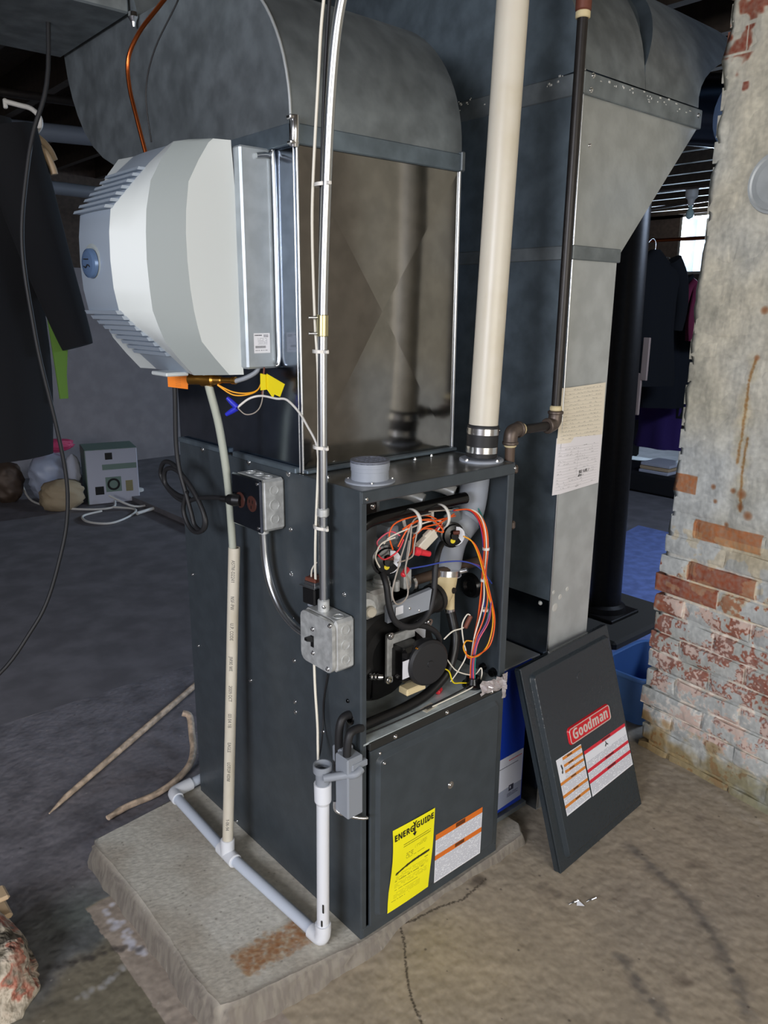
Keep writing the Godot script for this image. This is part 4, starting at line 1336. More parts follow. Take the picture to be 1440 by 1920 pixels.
	for j in 8:
		frows2.append([V(0.431 + rng.randf_range(-0.002, 0.002), 0.5 - j * 0.009, 0.008 + rng.randf_range(-0.002, 0.003)), V(0.44, 0.5 - j * 0.009, 0.01 + rng.randf_range(-0.002, 0.003)), V(0.449 + rng.randf_range(-0.002, 0.002), 0.5 - j * 0.009, 0.006)])
	fo.facets(frows2, V(0.44, 0.46, -0.1))
	var tape := part(f, "foil_tape", fo, M.foil)
	(tape.material_override as StandardMaterial3D).cull_mode = BaseMaterial3D.CULL_DISABLED

# ------------------------------------------------------------------ removed door, leaning
func build_leaning_door() -> void:
	var o := thing("access_panel", "dark grey metal furnace door with a red badge leaning against the duct", "panel", V(0.745, -0.03, 0.12))
	var e1 := V(0.99864, 0, -0.05192)
	var e2 := V(-0.01535, 0.95529, -0.29531)
	var e3 := V(0.0496, 0.29571, 0.95399)
	var xf := Transform3D(Basis(e1, e2, e3), V(0.531, -0.028, 0.144))
	var b := MB.new()
	b.xf = xf
	b.box(V(0.2055, 0.264, -0.006), V(0.411, 0.528, 0.008), 0.002)
	embossed(b, 0.028, 0.400, 0.02, 0.506, -0.0025, 0.008, 0.018, 0.010)
	b.box(V(0.002, 0.264, -0.012), V(0.004, 0.52, 0.018)); b.box(V(0.409, 0.264, -0.012), V(0.004, 0.52, 0.018)); b.box(V(0.2055, 0.526, -0.012), V(0.405, 0.004, 0.018))
	part(o, "panel", b, M.paint_rough_shaded)
	b = MB.new()
	b.xf = xf
	b.lathe(V(0.225, 0.435, 0.0075), V(0, 0, 1), [Vector2(0, 0.016), Vector2(0.0015, 0.015), Vector2(0.001, 0.011), Vector2(0.0, 0.009)], 18, false, true)
	part(o, "dimple", b, M.paint_rough_shaded)
	var badge := MB.new()
	badge.xf = xf
	embossed(badge, 0.121, 0.324, 0.284, 0.331, 0.0078, 0.013, 0.012, 0.0025)
	var bp := part(o, "badge", badge, M.red)
	var tr := MB.new()
	tr.xf = xf
	var rim := []
	for ins in [[0.0035, 0.0132], [0.0036, 0.0142], [0.0055, 0.0142], [0.0056, 0.0132]]:
		var ring := []
		for c in [[0.324 - 0.012, 0.331 - 0.012, 0.0], [0.121 + 0.012, 0.331 - 0.012, 0.25], [0.121 + 0.012, 0.284 + 0.012, 0.5], [0.324 - 0.012, 0.284 + 0.012, 0.75]]:
			for s in 6:
				var t: float = (c[2] + s * 0.05) * TAU
				ring.append(V(c[0] + cos(t) * (0.012 - ins[0]), c[1] + sin(t) * (0.012 - ins[0]), ins[1]))
		rim.append(ring)
	tr.sheet(rim, Vector3.ZERO, true, Vector3(0, 0, 1))
	part(bp, "silver_border", tr, M.silver_trim)
	lettering(bp, "lettering", "Goodman", xf * V(0.2225, 0.3085, 0.0136), e1, e2, 0.0275, M.silver_trim, true, 0.98, 0.001)
	var l1 := MB.new()
	l1.quad(xf * V(0.055, 0.273, 0.0084), xf * V(0.17, 0.272, 0.0084), xf * V(0.17, 0.128, 0.0084), xf * V(0.056, 0.127, 0.0084), e3)
	var im1 := notice_picture(232, 290, [[6, 15, true], [44, 14, true], [76, 14, true], [118, 15, false], [184, 15, false], [236, 15, false]], c8(214, 132, 50), 56)
	im1.fill_rect(Rect2i(0, 4, 54, 108), c8(228, 230, 236))
	stroke(im1, [Vector2(34, 40), Vector2(40, 60), Vector2(32, 80)], 7.0, c8(20, 20, 22), 0.9)
	part(o, "warning_label", l1, img_mat(im1, 0.5), "white label with orange bars")
	var l2 := MB.new()
	l2.quad(xf * V(0.177, 0.249, 0.0084), xf * V(0.387, 0.249, 0.0084), xf * V(0.389, 0.128, 0.0084), xf * V(0.176, 0.126, 0.0084), e3)
	var im2 := notice_picture(400, 230, [[0, 17, false], [94, 16, false], [148, 17, false]], c8(214, 40, 58), 0)
	im2.fill_rect(Rect2i(0, 20, 400, 36), c8(230, 232, 238))
	stroke(im2, [Vector2(196, 24), Vector2(200, 34), Vector2(186, 46)], 5.0, c8(20, 20, 22), 0.9)
	stroke(im2, [Vector2(200, 34), Vector2(214, 44)], 4.0, c8(20, 20, 22), 0.9)
	part(o, "warning_label", l2, img_mat(im2, 0.5), "white label with red bars")

# ------------------------------------------------------------------ ducts
# a duct whose side outline lies in the plane (z, y), from x0 to x1; shallow corners are rounded smooth
func profile_duct(mb: MB, poly: PackedVector2Array, x0: float, x1: float, ends := true) -> void:
	var m := poly.size()
	var cw := Geometry2D.is_polygon_clockwise(poly)
	var en := []
	for i in m:
		var t := (poly[(i + 1) % m] - poly[i]).normalized()
		var o := Vector2(t.y, -t.x)
		en.append(-o if cw else o)
	for i in m:
		var a := poly[i]
		var b := poly[(i + 1) % m]
		var n0: Vector2 = en[i]
		var n1: Vector2 = en[i]
		var pv: Vector2 = en[(i - 1 + m) % m]
		var nx: Vector2 = en[(i + 1) % m]
		if n0.dot(pv) > 0.85:
			n0 = (n0 + pv).normalized()
		if n1.dot(nx) > 0.85:
			n1 = (n1 + nx).normalized()
		var A := V(x0, a.y, a.x); var B := V(x1, a.y, a.x); var C := V(x1, b.y, b.x); var D := V(x0, b.y, b.x)
		var N0 := V(0, n0.y, n0.x); var N1 := V(0, n1.y, n1.x)
		mb.tri3(A, B, C, N0, N0, N1)
		mb.tri3(A, C, D, N0, N1, N1)
	if ends:
		var idx := Geometry2D.triangulate_polygon(poly)
		for s in 2:
			var x: float = x0 if s == 0 else x1
			for i in range(0, idx.size(), 3):
				var p := poly[idx[i]]; var q := poly[idx[i + 1]]; var r := poly[idx[i + 2]]
				mb.tri(V(x, p.y, p.x), V(x, q.y, q.x), V(x, r.y, r.x), V(-1 if s == 0 else 1, 0, 0))

func build_ducts() -> void:
	# supply plenum on the furnace
	var p := thing("supply_plenum", "shiny galvanized sheet metal plenum box standing on top of the furnace", "duct", V(0.23, FH, -0.46))
	var x0 := 0.012
	var x1 := 0.448
	var zf := -0.2
	var zb := -0.735
	var y0 := FH + 0.001
	var y1 := 1.632
	var b := MB.new()
	var mid := V((x0 + x1) * 0.5 - 0.01, (y0 + y1) * 0.5 + 0.01, zf + 0.007)
	var c00 := V(x0, y0, zf); var c10 := V(x1, y0, zf); var c11 := V(x1, y1, zf); var c01 := V(x0, y1, zf)
	b.tri(c00, c10, mid, V(0, 0, 1)); b.tri(c10, c11, mid, V(0, 0, 1)); b.tri(c11, c01, mid, V(0, 0, 1)); b.tri(c01, c00, mid, V(0, 0, 1))
	part(p, "front_sheet", b, M.galv_shiny)
	b = MB.new()
	b.quad(V(x0, y0, zf), V(x0, y0, zb), V(x0, y1, zb), V(x0, y1, zf), V(-1, 0, 0))
	b.quad(V(x1, y0, zf), V(x1, y0, zb), V(x1, y1, zb), V(x1, y1, zf), V(1, 0, 0))
	b.quad(V(x0, y0, zb), V(x1, y0, zb), V(x1, y1, zb), V(x0, y1, zb), V(0, 0, -1))
	part(p, "side_sheet", b, M.galv_shiny2)
	b = MB.new()
	b.cyl(V(x0 - 0.001, y0, zf + 0.003), V(x0 - 0.001, y1, zf + 0.003), 0.003, 10)
	b.cyl(V(x0 - 0.003, y0, zf - 0.005), V(x0 - 0.003, y1, zf - 0.005), 0.002, 10)
	part(p, "corner_seam", b, M.conduit)
	b = MB.new()
	b.cyl(V(x1 + 0.001, y0, zf + 0.002), V(x1 + 0.001, y1, zf + 0.002), 0.0035, 10)
	part(p, "corner_seam", b, M.conduit)
	b = MB.new()
	b.box(V(0.23, FH + 0.005, zf + 0.01), V(0.44, 0.008, 0.018), 0.002)
	b.box(V(0.004, FH + 0.006, -0.33), V(0.014, 0.012, 0.25), 0.002)
	b.box(V(0.004, FH + 0.006, -0.61), V(0.014, 0.012, 0.22), 0.002)
	part(p, "base_flange", b, M.galv_dark)
	for z in [-0.235, -0.39, -0.6]:
		screw(p, V(0.0, FH - 0.004, z), V(-1, 0, 0), 0.006)
	# supply elbow and its offset up into the trunk
	var e := thing("supply_elbow", "rounded galvanized duct elbow above the humidifier and plenum", "duct", V(0.23, 1.63, -0.6))
	var poly := PackedVector2Array([Vector2(-0.2, 1.662), Vector2(-0.2, 1.675)])
	for i in range(1, 19):
		var t := i / 18.0 * PI * 0.5
		poly.append(Vector2(-0.5 + cos(t) * 0.3, 1.675 + sin(t) * 0.3))
	for q in [[-0.8, 1.98], [-0.83, 2.05], [-0.83, 2.33], [-1.27, 2.33], [-1.268, 1.995], [-1.255, 1.935], [-1.235, 1.885], [-1.208, 1.838], [-1.17, 1.79], [-1.12, 1.748], [-1.06, 1.713], [-0.985, 1.684], [-0.9, 1.668], [-0.8, 1.662]]:
		poly.append(Vector2(q[0], q[1]))
	b = MB.new()
	profile_duct(b, poly, 0.002, 0.455)
	part(e, "shell", b, M.galv)
	b = MB.new()
	b.box(V(0.23, 1.647, -0.2), V(0.46, 0.036, 0.012), 0.002)
	b.box(V(0.006, 1.647, -0.46), V(0.012, 0.036, 0.53), 0.002)
	part(e, "drive_cleat", b, M.galv_dark)
	b = MB.new()
	b.tube([V(0.006, 1.625, -0.198), V(0.004, 1.65, -0.193), V(0.006, 1.675, -0.195)], 0.0095, 10, 3)
	b.box(V(0.0, 1.672, -0.194), V(0.018, 0.008, 0.014), 0.002); b.box(V(0.002, 1.63, -0.195), V(0.02, 0.007, 0.014), 0.002)
	part(e, "cleat_end", b, M.chrome)
	b = MB.new()
	b.box(V(0.452, 1.65, -0.196), V(0.012, 0.04, 0.012), 0.002)
	part(e, "cleat_end", b, M.galv)
	b = MB.new()
	var edge := []
	for i in 19:
		var t := i / 18.0 * PI * 0.5
		edge.append(V(0.001, 1.675 + sin(t) * 0.3, -0.5 + cos(t) * 0.3))
	b.tube(edge, 0.003, 6, 1)
	part(e, "seam", b, M.galv_light)
	# trunk running left under the ceiling
	b = MB.new()
	b.box(V(-1.15, 2.15, -1.05), V(2.29, 0.32, 0.44), 0.004)
	var tk := thing("ceiling_duct", "wide flat galvanized trunk duct hung under the ceiling above the coats", "duct", V(-1.15, 1.99, -1.05))
	part(tk, "shell", b, M.galv)
	b = MB.new()
	b.lathe(V(-0.01, 1.985, -0.8), V(0, -1, 0), [Vector2(0, 0.01), Vector2(0.01, 0.012), Vector2(0.02, 0.006), Vector2(0.03, 0.004)], 12)
	part(tk, "bolt", b, M.chrome)

	# return drop beside the furnace
	var r := thing("return_duct", "tall return air duct flaring wider near the ceiling, papers taped on it", "duct", V(0.78, -0.03, -0.34))
	var rl := 0.69
	var rz := -0.06
	var rb := -0.62
	b = MB.new()
	b.quad(V(rl, -0.03, rz), V(0.868, -0.03, rz), V(0.877, 1.47, rz), V(rl, 1.47, rz), V(0, 0, 1))
	b.quad(V(0.868, -0.03, rz), V(0.868, -0.03, rb), V(0.877, 1.47, rb), V(0.877, 1.47, rz), V(1, 0, 0))
	b.quad(V(rl, -0.03, rb), V(0.868, -0.03, rb), V(0.877, 1.47, rb), V(rl, 1.47, rb), V(0, 0, -1))
	part(r, "front_sheet", b, M.galv_light)
	b = MB.new()
	b.quad(V(rl - 0.001, 0.6, rz), V(rl - 0.001, 0.6, rb), V(rl - 0.001, 1.81, rb), V(rl - 0.001, 1.81, rz), V(-1, 0, 0))
	part(r, "side_sheet", b, M.galv_dark)  # overlay on the left face; its shade is put into the darker metal colour
	b = MB.new()
	b.quad(V(rl + 0.001, -0.03, rz), V(rl + 0.001, -0.03, rb), V(rl + 0.001, 0.602, rb), V(rl + 0.001, 0.602, rz), V(-1, 0, 0))
	part(r, "side_sheet", b, M.galv_shiny2)
	b = MB.new()
	b.prism(PackedVector2Array([Vector2(rl, 1.465), Vector2(0.882, 1.465), Vector2(1.206, 1.805), Vector2(rl, 1.805)]), V(0, 0, 0), V(1, 0, 0), V(0, 1, 0), V(0, 0, 1), rb, rz)
	part(r, "flared_transition", b, M.galv_flare)
	b = MB.new()
	b.box(V(0.784, 1.466, rz - 0.278), V(0.198, 0.032, 0.57), 0.002)
	part(r, "seam_band", b, M.galv)
	b = MB.new()
	b.box(V(0.948, 1.823, rz - 0.278), V(0.526, 0.046, 0.57), 0.002)
	part(r, "seam_band", b, M.galv)
	b = MB.new()
	for k in 26:
		var q := V(rl + 0.02 + pow(rng.randf(), 0.8) * 0.47, 1.832 + rng.randf_range(-0.008, 0.012), rz + 0.007)
		b.box(q, V(rng.randf_range(0.002, 0.009), rng.randf_range(0.002, 0.006), 0.002), 0.0008)
	for k in 24:
		var q := V(rl - 0.0055, 1.836 + rng.randf_range(-0.01, 0.016), -0.08 - rng.randf() * 0.36)
		b.box(q, V(0.002, rng.randf_range(0.002, 0.005), rng.randf_range(0.002, 0.007)), 0.0008)
	part(r, "sealant_dab", b, M.solder)
	b = MB.new()
	b.cyl(V(rl + 0.001, -0.02, rz + 0.001), V(rl + 0.001, 1.85, rz + 0.001), 0.0025, 8)
	part(r, "corner_seam", b, M.conduit)
	for q in [V(0.715, 1.84, rz + 0.008), V(0.71, 1.81, rz + 0.008), V(1.19, 1.83, rz + 0.008), V(0.73, 1.7, rz)]:
		screw(r, q, V(0, 0, 1), 0.005)
	for q in [V(rl, 0.585, -0.09), V(rl, 0.43, -0.11), V(rl, 1.836, -0.12), V(rl, 1.82, -0.25)]:
		screw(r, q, V(-1, 0, 0), 0.005, M.solder)
	# dabs of sealant
	b = MB.new()
	for q in [[0.715, 0.575, 0.012], [0.735, 0.60, 0.008], [0.705, 0.62, 0.006], [0.765, 0.615, 0.007]]:
		b.lathe(V(q[0], q[1], rz), V(0, 0, 1), [Vector2(0, q[2]), Vector2(0.001, q[2] * 0.7)], 9, false)
	part(r, "sealant_dab", b, M.solder)
	# upper elbow of the return: curved front that splits to the right
	var up := MB.new()
	var notch := MB.new()
	var left_rows := []
	var right_rows := []
	var notch_rows := []
	var cheek := PackedVector2Array()
	for i in 21:
		var t := (0.1 + i / 20.0 * 1.35)
		var y := 1.81 + sin(t) * 0.42
		var z := rz - 0.42 + cos(t) * 0.42
		cheek.append(Vector2(z, y))
		var re := 1.204
		if y > 1.86:
			re += 0.26 * pow((y - 1.86) / 0.13, 2.0) * 0.6
		re = minf(re, 1.6)
		var nl := 0.945 + maxf(y - 1.9, 0.0) * 0.17
		var nr := 0.945 + maxf(y - 1.9, 0.0) * 0.8
		left_rows.append([V(rl, y, z), V(lerpf(rl, nl, 0.5), y, z), V(nl, y, z)])
		right_rows.append([V(nr, y, z), V(lerpf(nr, re, 0.5), y, z), V(re, y, z)])
		var dz := -0.035 * smoothstep(0.0, 0.06, y - 1.9)
		notch_rows.append([V(nl, y, z), V(nl + 0.001, y, z + dz), V(nr - 0.001, y, z + dz), V(nr, y, z)])
	up.sheet(left_rows, V(0.9, 1.6, -1.0))
	up.sheet(right_rows, V(0.9, 1.6, -1.0))
	notch.facets(notch_rows, V(0.9, 1.6, -1.0))
	cheek.append(Vector2(-1.35, 2.235)); cheek.append(Vector2(-1.35, 1.81)); cheek.append(Vector2(-0.62, 1.81))
	var side := MB.new()
	var idx := Geometry2D.triangulate_polygon(cheek)
	for i in range(0, idx.size(), 3):
		var p3 := [cheek[idx[i]], cheek[idx[i + 1]], cheek[idx[i + 2]]]
		side.tri(V(rl, p3[0].y, p3[0].x), V(rl, p3[1].y, p3[1].x), V(rl, p3[2].y, p3[2].x), V(-1, 0, 0))
	var rside := []
	for rr in right_rows:
		rside.append([rr[2], V(rr[2].x, rr[2].y, -0.9)])
	up.sheet(rside, V(0.9, 1.6, -0.5), false, V(1, -0.3, 0))
	part(r, "split_elbow", up, M.galv_elbow)
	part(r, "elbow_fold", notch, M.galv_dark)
	part(r, "elbow_side", side, M.galv_dark)  # left face of the elbow, shaded by the same darker metal colour
	b = MB.new()
	b.box(V(0.96, 2.29, -0.85), V(0.5, 0.11, 1.0), 0.003)
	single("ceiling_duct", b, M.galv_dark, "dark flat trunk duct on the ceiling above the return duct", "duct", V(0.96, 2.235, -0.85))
	# papers on the return duct
	b = MB.new()
	sheet_paper(b, 0.683, 1.152, 0.861, 1.157, 0.677, 1.016, 0.866, 1.012, 0.0015)
	single("handwritten_sheet", b, paper_mat(300, 240, c8(226, 216, 196), 5, false), "cream handwritten sheet taped on the return duct, above the white form", "paper", V(0.772, 1.016, -0.057))
	b = MB.new()
	sheet_paper(b, 0.676, 1.03, 0.864, 1.022, 0.671, 0.886, 0.864, 0.893, 0.001)
	var sv := single("service_form", b, paper_mat(300, 240, c8(226, 222, 224), 6, true), "white printed service form taped on the return duct under the cream sheet", "paper", V(0.772, 0.886, -0.057))
	for q in [["\u2014 \u2014", 0.79, 1.004, 0.006], ["802  A.RE. /", 0.792, 0.935, 0.008], ["after", 0.775, 0.9255, 0.007], ["\u2014\u2014", 0.765, 0.899, 0.006]]:
		lettering(sv, "handwriting", q[0], V(q[1], q[2], -0.0532), V(1, 0.03, 0), Vector3.UP, q[3], M.ink, false, 0.8, 0.0003)
	# round duct behind, by the wall
	b = MB.new()
	b.tube([V(1.75, 1.95, -0.22), V(1.78, 1.98, -0.34), V(1.8, 2.0, -0.44), V(1.82, 2.01, -0.56)], 0.11, 24, 5)
	single("round_duct", b, M.galv_blue, "round bluish metal duct between the return duct and the brick wall", "duct", V(1.8, 1.86, -0.5))

func sheet_paper(b: MB, ax: float, ay: float, bx: float, by: float, cx: float, cy: float, dx: float, dy: float, lift: float) -> void:
	var rows := []
	for j in 6:
		var t := j / 5.0
		var row := []
		for i in 8:
			var s := i / 7.0
			var top := V(lerpf(ax, bx, s), lerpf(ay, by, s), 0)
			var bot := V(lerpf(cx, dx, s), lerpf(cy, dy, s), 0)
			var q := top.lerp(bot, t)
			q.z = -0.0548 + lift * (0.4 + 0.6 * sin(s * 3.0 + t * 2.0)) + (-0.006 * pow(1.0 - s, 24.0))
			row.append(q)
		rows.append(row)
	b.sheet(rows, Vector3.ZERO, false, Vector3(0, 0, 1))

func paper_mat(w: int, h: int, bg: Color, s: int, cols: bool) -> StandardMaterial3D:
	var m := img_mat(paper_picture(w, h, bg, s, cols), 0.8)
	m.cull_mode = BaseMaterial3D.CULL_DISABLED
	return m

# ------------------------------------------------------------------ filter cabinet
func build_filter_cabinet() -> void:
	var o := thing("filter_cabinet", "media filter cabinet with a bright blue front between furnace and return duct", "filter", V(0.555, 0, -0.36))
	box_part(o, "cabinet", V(0.557, 0.222, -0.36), V(0.2, 0.436, 0.54), M.galv, 0.003)
	box_part(o, "top_plate", V(0.57, 0.443, -0.34), V(0.23, 0.005, 0.53), M.galv_light, 0.001)
	var b := MB.new()
	b.prism(PackedVector2Array([Vector2(0.455, 0.025), Vector2(0.636, 0.025), Vector2(0.636, 0.405), Vector2(0.645, 0.42), Vector2(0.64, 0.438), Vector2(0.455, 0.432)]), Vector3.ZERO, Vector3.RIGHT, Vector3.UP, V(0, 0, 1), -0.088, -0.074)
	var cover := part(o, "filter_cover", b, M.blue_card, "bright blue cover")
	b = MB.new()
	b.prism(PackedVector2Array([Vector2(0.455, 0.42), Vector2(0.645, 0.428), Vector2(0.645, 0.445), Vector2(0.455, 0.436)]), Vector3.ZERO, Vector3.RIGHT, Vector3.UP, V(0, 0, 1), -0.085, -0.066)
	part(cover, "lip", b, M.blue_card)
	b = MB.new()
	b.quad(V(0.456, 0.185, -0.0735), V(0.634, 0.185, -0.0735), V(0.632, 0.04, -0.0735), V(0.456, 0.03, -0.0735), V(0, 0, 1))
	var im := Image.create(180, 150, false, Image.FORMAT_RGB8)
	im.fill(c8(220, 224, 238))
	im.fill_rect(Rect2i(0, 100, 180, 50), c8(160, 168, 190))
	print_rows(im, 120, 14, 174, 18, 6, c8(210, 60, 70), 3, 1.0)
	print_rows(im, 60, 30, 160, 34, 6, c8(50, 54, 80), 2, 1.0)
	im.fill_rect(Rect2i(126, 96, 20, 18), c8(40, 44, 66))
	im.fill_rect(Rect2i(130, 100, 5, 8), c8(200, 204, 220))
	print_rows(im, 120, 120, 166, 132, 4, c8(60, 64, 90), 2, 0.9)
	print_rows(im, 10, 110, 60, 146, 8, c8(40, 44, 76), 3, 0.6)
	part(cover, "printed_label", b, img_mat(im, 0.5), "white printed label")
	box_part(o, "sill", V(0.557, 0.012, -0.075), V(0.18, 0.014, 0.02), M.galv)

# ------------------------------------------------------------------ humidifier
func build_humidifier() -> void:
	var o := thing("humidifier", "white and grey bulging humidifier mounted on the left side of the plenum", "humidifier", V(-0.12, 1.205, -0.47))
	var zc := -0.47
	var b := MB.new()
	b.box(V(-0.026, 1.424, zc), V(0.072, 0.414, 0.385), 0.004)
	var base := part(o, "base_box", b, M.hum_base)
	b = MB.new()
	b.tube([V(-0.028, 1.615, -0.274), V(-0.0, 1.618, -0.272), V(0.008, 1.6, -0.27), V(0.008, 1.3, -0.27), V(0.008, 1.232, -0.27), V(0.0, 1.222, -0.272)], 0.005, 8, 3)
	part(base, "flange_bead", b, M.conduit)
	b = MB.new()
	b.quad(V(-0.046, 1.287, -0.2768), V(-0.008, 1.287, -0.2768), V(-0.008, 1.248, -0.2768), V(-0.046, 1.248, -0.2768), V(0, 0, 1))
	var im := Image.create(120, 120, false, Image.FORMAT_RGB8)
	im.fill(c8(238, 238, 240))
	print_rows(im, 8, 10, 60, 16, 8, c8(30, 30, 34), 5, 1.0)
	print_rows(im, 74, 10, 108, 26, 9, c8(40, 40, 44), 4, 1.0)
	print_rows(im, 30, 30, 100, 70, 7, c8(150, 150, 156), 2)
	for i in 26:
		im.fill_rect(Rect2i(10 + i * 3, 76, 1 + i % 2, 14), c8(30, 30, 34))
	print_rows(im, 10, 102, 100, 108, 8, c8(60, 60, 64), 3)
	part(base, "rating_label", b, img_mat(im, 0.5), "small white rating label")
	# cover: levels of (y, x of the four folds), folds at fixed depths
	var lv := [[1.640, -0.066, -0.098, -0.128, -0.128], [1.632, -0.066, -0.108, -0.16, -0.15], [1.6, -0.064, -0.13, -0.186, -0.186], [1.56, -0.062, -0.153, -0.210, -0.224], [1.51, -0.06, -0.161, -0.222, -0.269], [1.47, -0.06, -0.164, -0.226, -0.275], [1.42, -0.06, -0.164, -0.228, -0.277], [1.37, -0.06, -0.161, -0.226, -0.275], [1.33, -0.06, -0.156, -0.223, -0.268], [1.30, -0.06, -0.15, -0.213, -0.238], [1.272, -0.06, -0.143, -0.202, -0.203], [1.238, -0.06, -0.115, -0.175, -0.165], [1.205, -0.058, -0.085, -0.145, -0.13]]
	var zs := [-0.300, -0.310, -0.346, -0.395]
	var c := V(-0.05, 1.42, zc)
	var names := [["side_panel", M.hum_white, 0, 1], ["side_band", M.hum_gray, 1, 2], ["front_panel", M.hum_white, 2, 3]]
	for s in 2:
		for nm in names:
			var rows := []
			for l in lv:
				var a := V(l[1 + nm[2]], l[0], zs[nm[2]])
				var d := V(l[1 + nm[3]], l[0], zs[nm[3]])
				if s == 1:
					a.z = 2.0 * zc - a.z
					d.z = 2.0 * zc - d.z
				rows.append([a, a.lerp(d, 0.5), d])
			b = MB.new()
			b.sheet(rows, c)
			part(o, nm[0], b, nm[1])
	# centre strip, top and bottom caps
	var rows := []
	for l in lv:
		var row := []
		for i in 5:
			var z := lerpf(-0.395, -0.545, i / 4.0)
			var bow := -0.004 * (1.0 - pow(absf(i - 2) / 2.0, 2.0))
			row.append(V(l[4] + bow, l[0], z))
		rows.append(row)
	b = MB.new()
	b.sheet(rows, c)
	var strip := part(o, "centre_strip", b, M.hum_silver)
	b = MB.new()
	for e in [0, lv.size() - 1]:
		var pl := []
		for i in 4:
			pl.append(V(lv[e][1 + i], lv[e][0], zs[i]))
		for i in 4:
			pl.append(V(lv[e][4 - i], lv[e][0], 2.0 * zc - zs[3 - i]))
		var m := V(-0.08, lv[e][0], zc)
		for i in pl.size():
			b.tri(m, pl[i], pl[(i + 1) % pl.size()], Vector3.UP if e == 0 else Vector3.DOWN)
	part(o, "end_cap", b, M.hum_gray)
	for k in 7:
		var t := k / 6.0
		b = MB.new()
		var y := lerpf(1.516, 1.588, t)
		var x := lerpf(-0.266, -0.197, t)
		b.prism(PackedVector2Array([Vector2(0.012, 0.0), Vector2(-0.016, 0.0), Vector2(-0.013, 0.0055), Vector2(0.012, 0.0055)]), V(x, y - 0.004, 0), V(1, 0, 0), V(0, 1, 0), V(0, 0, 1), -0.547, -0.393)
		part(strip, "louver", b, M.hum_silver)
	for k in 9:
		var t := k / 8.0
		b = MB.new()
		var y := lerpf(1.326, 1.245, t)
		var x := lerpf(-0.266, -0.172, t)
		b.prism(PackedVector2Array([Vector2(0.014, 0.0), Vector2(-0.006, 0.0), Vector2(-0.010, 0.007), Vector2(0.014, 0.008)]), V(x, y - 0.004, 0), V(1, 0, 0), V(0, 1, 0), V(0, 0, 1), -0.547, -0.393)
		part(strip, "louver", b, M.hum_silver)
	b = MB.new()
	b.xf = Transform3D(Basis(V(1, 0, 0), V(0, 1, 0), V(0, 0, 1.25)), V(-0.278, 1.421, -0.475))
	b.lathe(Vector3.ZERO, V(-1, 0, 0), [Vector2(-0.004, 0.033), Vector2(0.002, 0.0325), Vector2(0.003, 0.027), Vector2(0.0025, 0.026)], 28, false, true)
	var ring := part(o, "badge_surround", b, M.hum_gray)
	b = MB.new()
	b.xf = Transform3D(Basis(V(1, 0, 0), V(0, 1, 0), V(0, 0, 1.25)), V(-0.282, 1.417, -0.475))
	b.lathe(Vector3.ZERO, V(-1, 0, 0), [Vector2(0, 0.028), Vector2(0.006, 0.027), Vector2(0.0085, 0.022), Vector2(0.0095, 0.014), Vector2(0.0098, 0.0)], 28)
	var badge := part(ring, "oval_badge", b, M.hum_badge)
	b = MB.new()
	b.tube([V(-0.2915, 1.41, -0.459), V(-0.293, 1.414, -0.468), V(-0.2928, 1.409, -0.478), V(-0.2915, 1.412, -0.49)], 0.0012, 6, 4)
	b.tube([V(-0.292, 1.424, -0.464), V(-0.293, 1.425, -0.484)], 0.0012, 6, 1)
	part(ring, "emblem", b, M.cloth_blue)
	# fittings underneath
	b = MB.new()
	b.lathe(V(-0.1, 1.19, -0.40), V(0.42, 0.02, 0.9).normalized(), [Vector2(-0.03, 0.0), Vector2(-0.03, 0.011), Vector2(0.0, 0.011), Vector2(0.002, 0.014), Vector2(0.03, 0.014), Vector2(0.034, 0.01), Vector2(0.05, 0.008), Vector2(0.052, 0.006), Vector2(0.075, 0.006), Vector2(0.077, 0.008), Vector2(0.086, 0.008)], 14)
	var sol := part(o, "water_valve", b, M.brass)
	tube_part(sol, "supply_tube", [V(-0.066, 1.19, -0.325), V(-0.05, 1.198, -0.305), V(-0.035, 1.21, -0.29), V(-0.03, 1.225, -0.285)], 0.005, M.gray_plastic)
	b = MB.new()
	b.box(V(-0.15, 1.203, -0.44), V(0.05, 0.008, 0.07), 0.002)
	part(o, "drain_lip", b, M.hum_white)

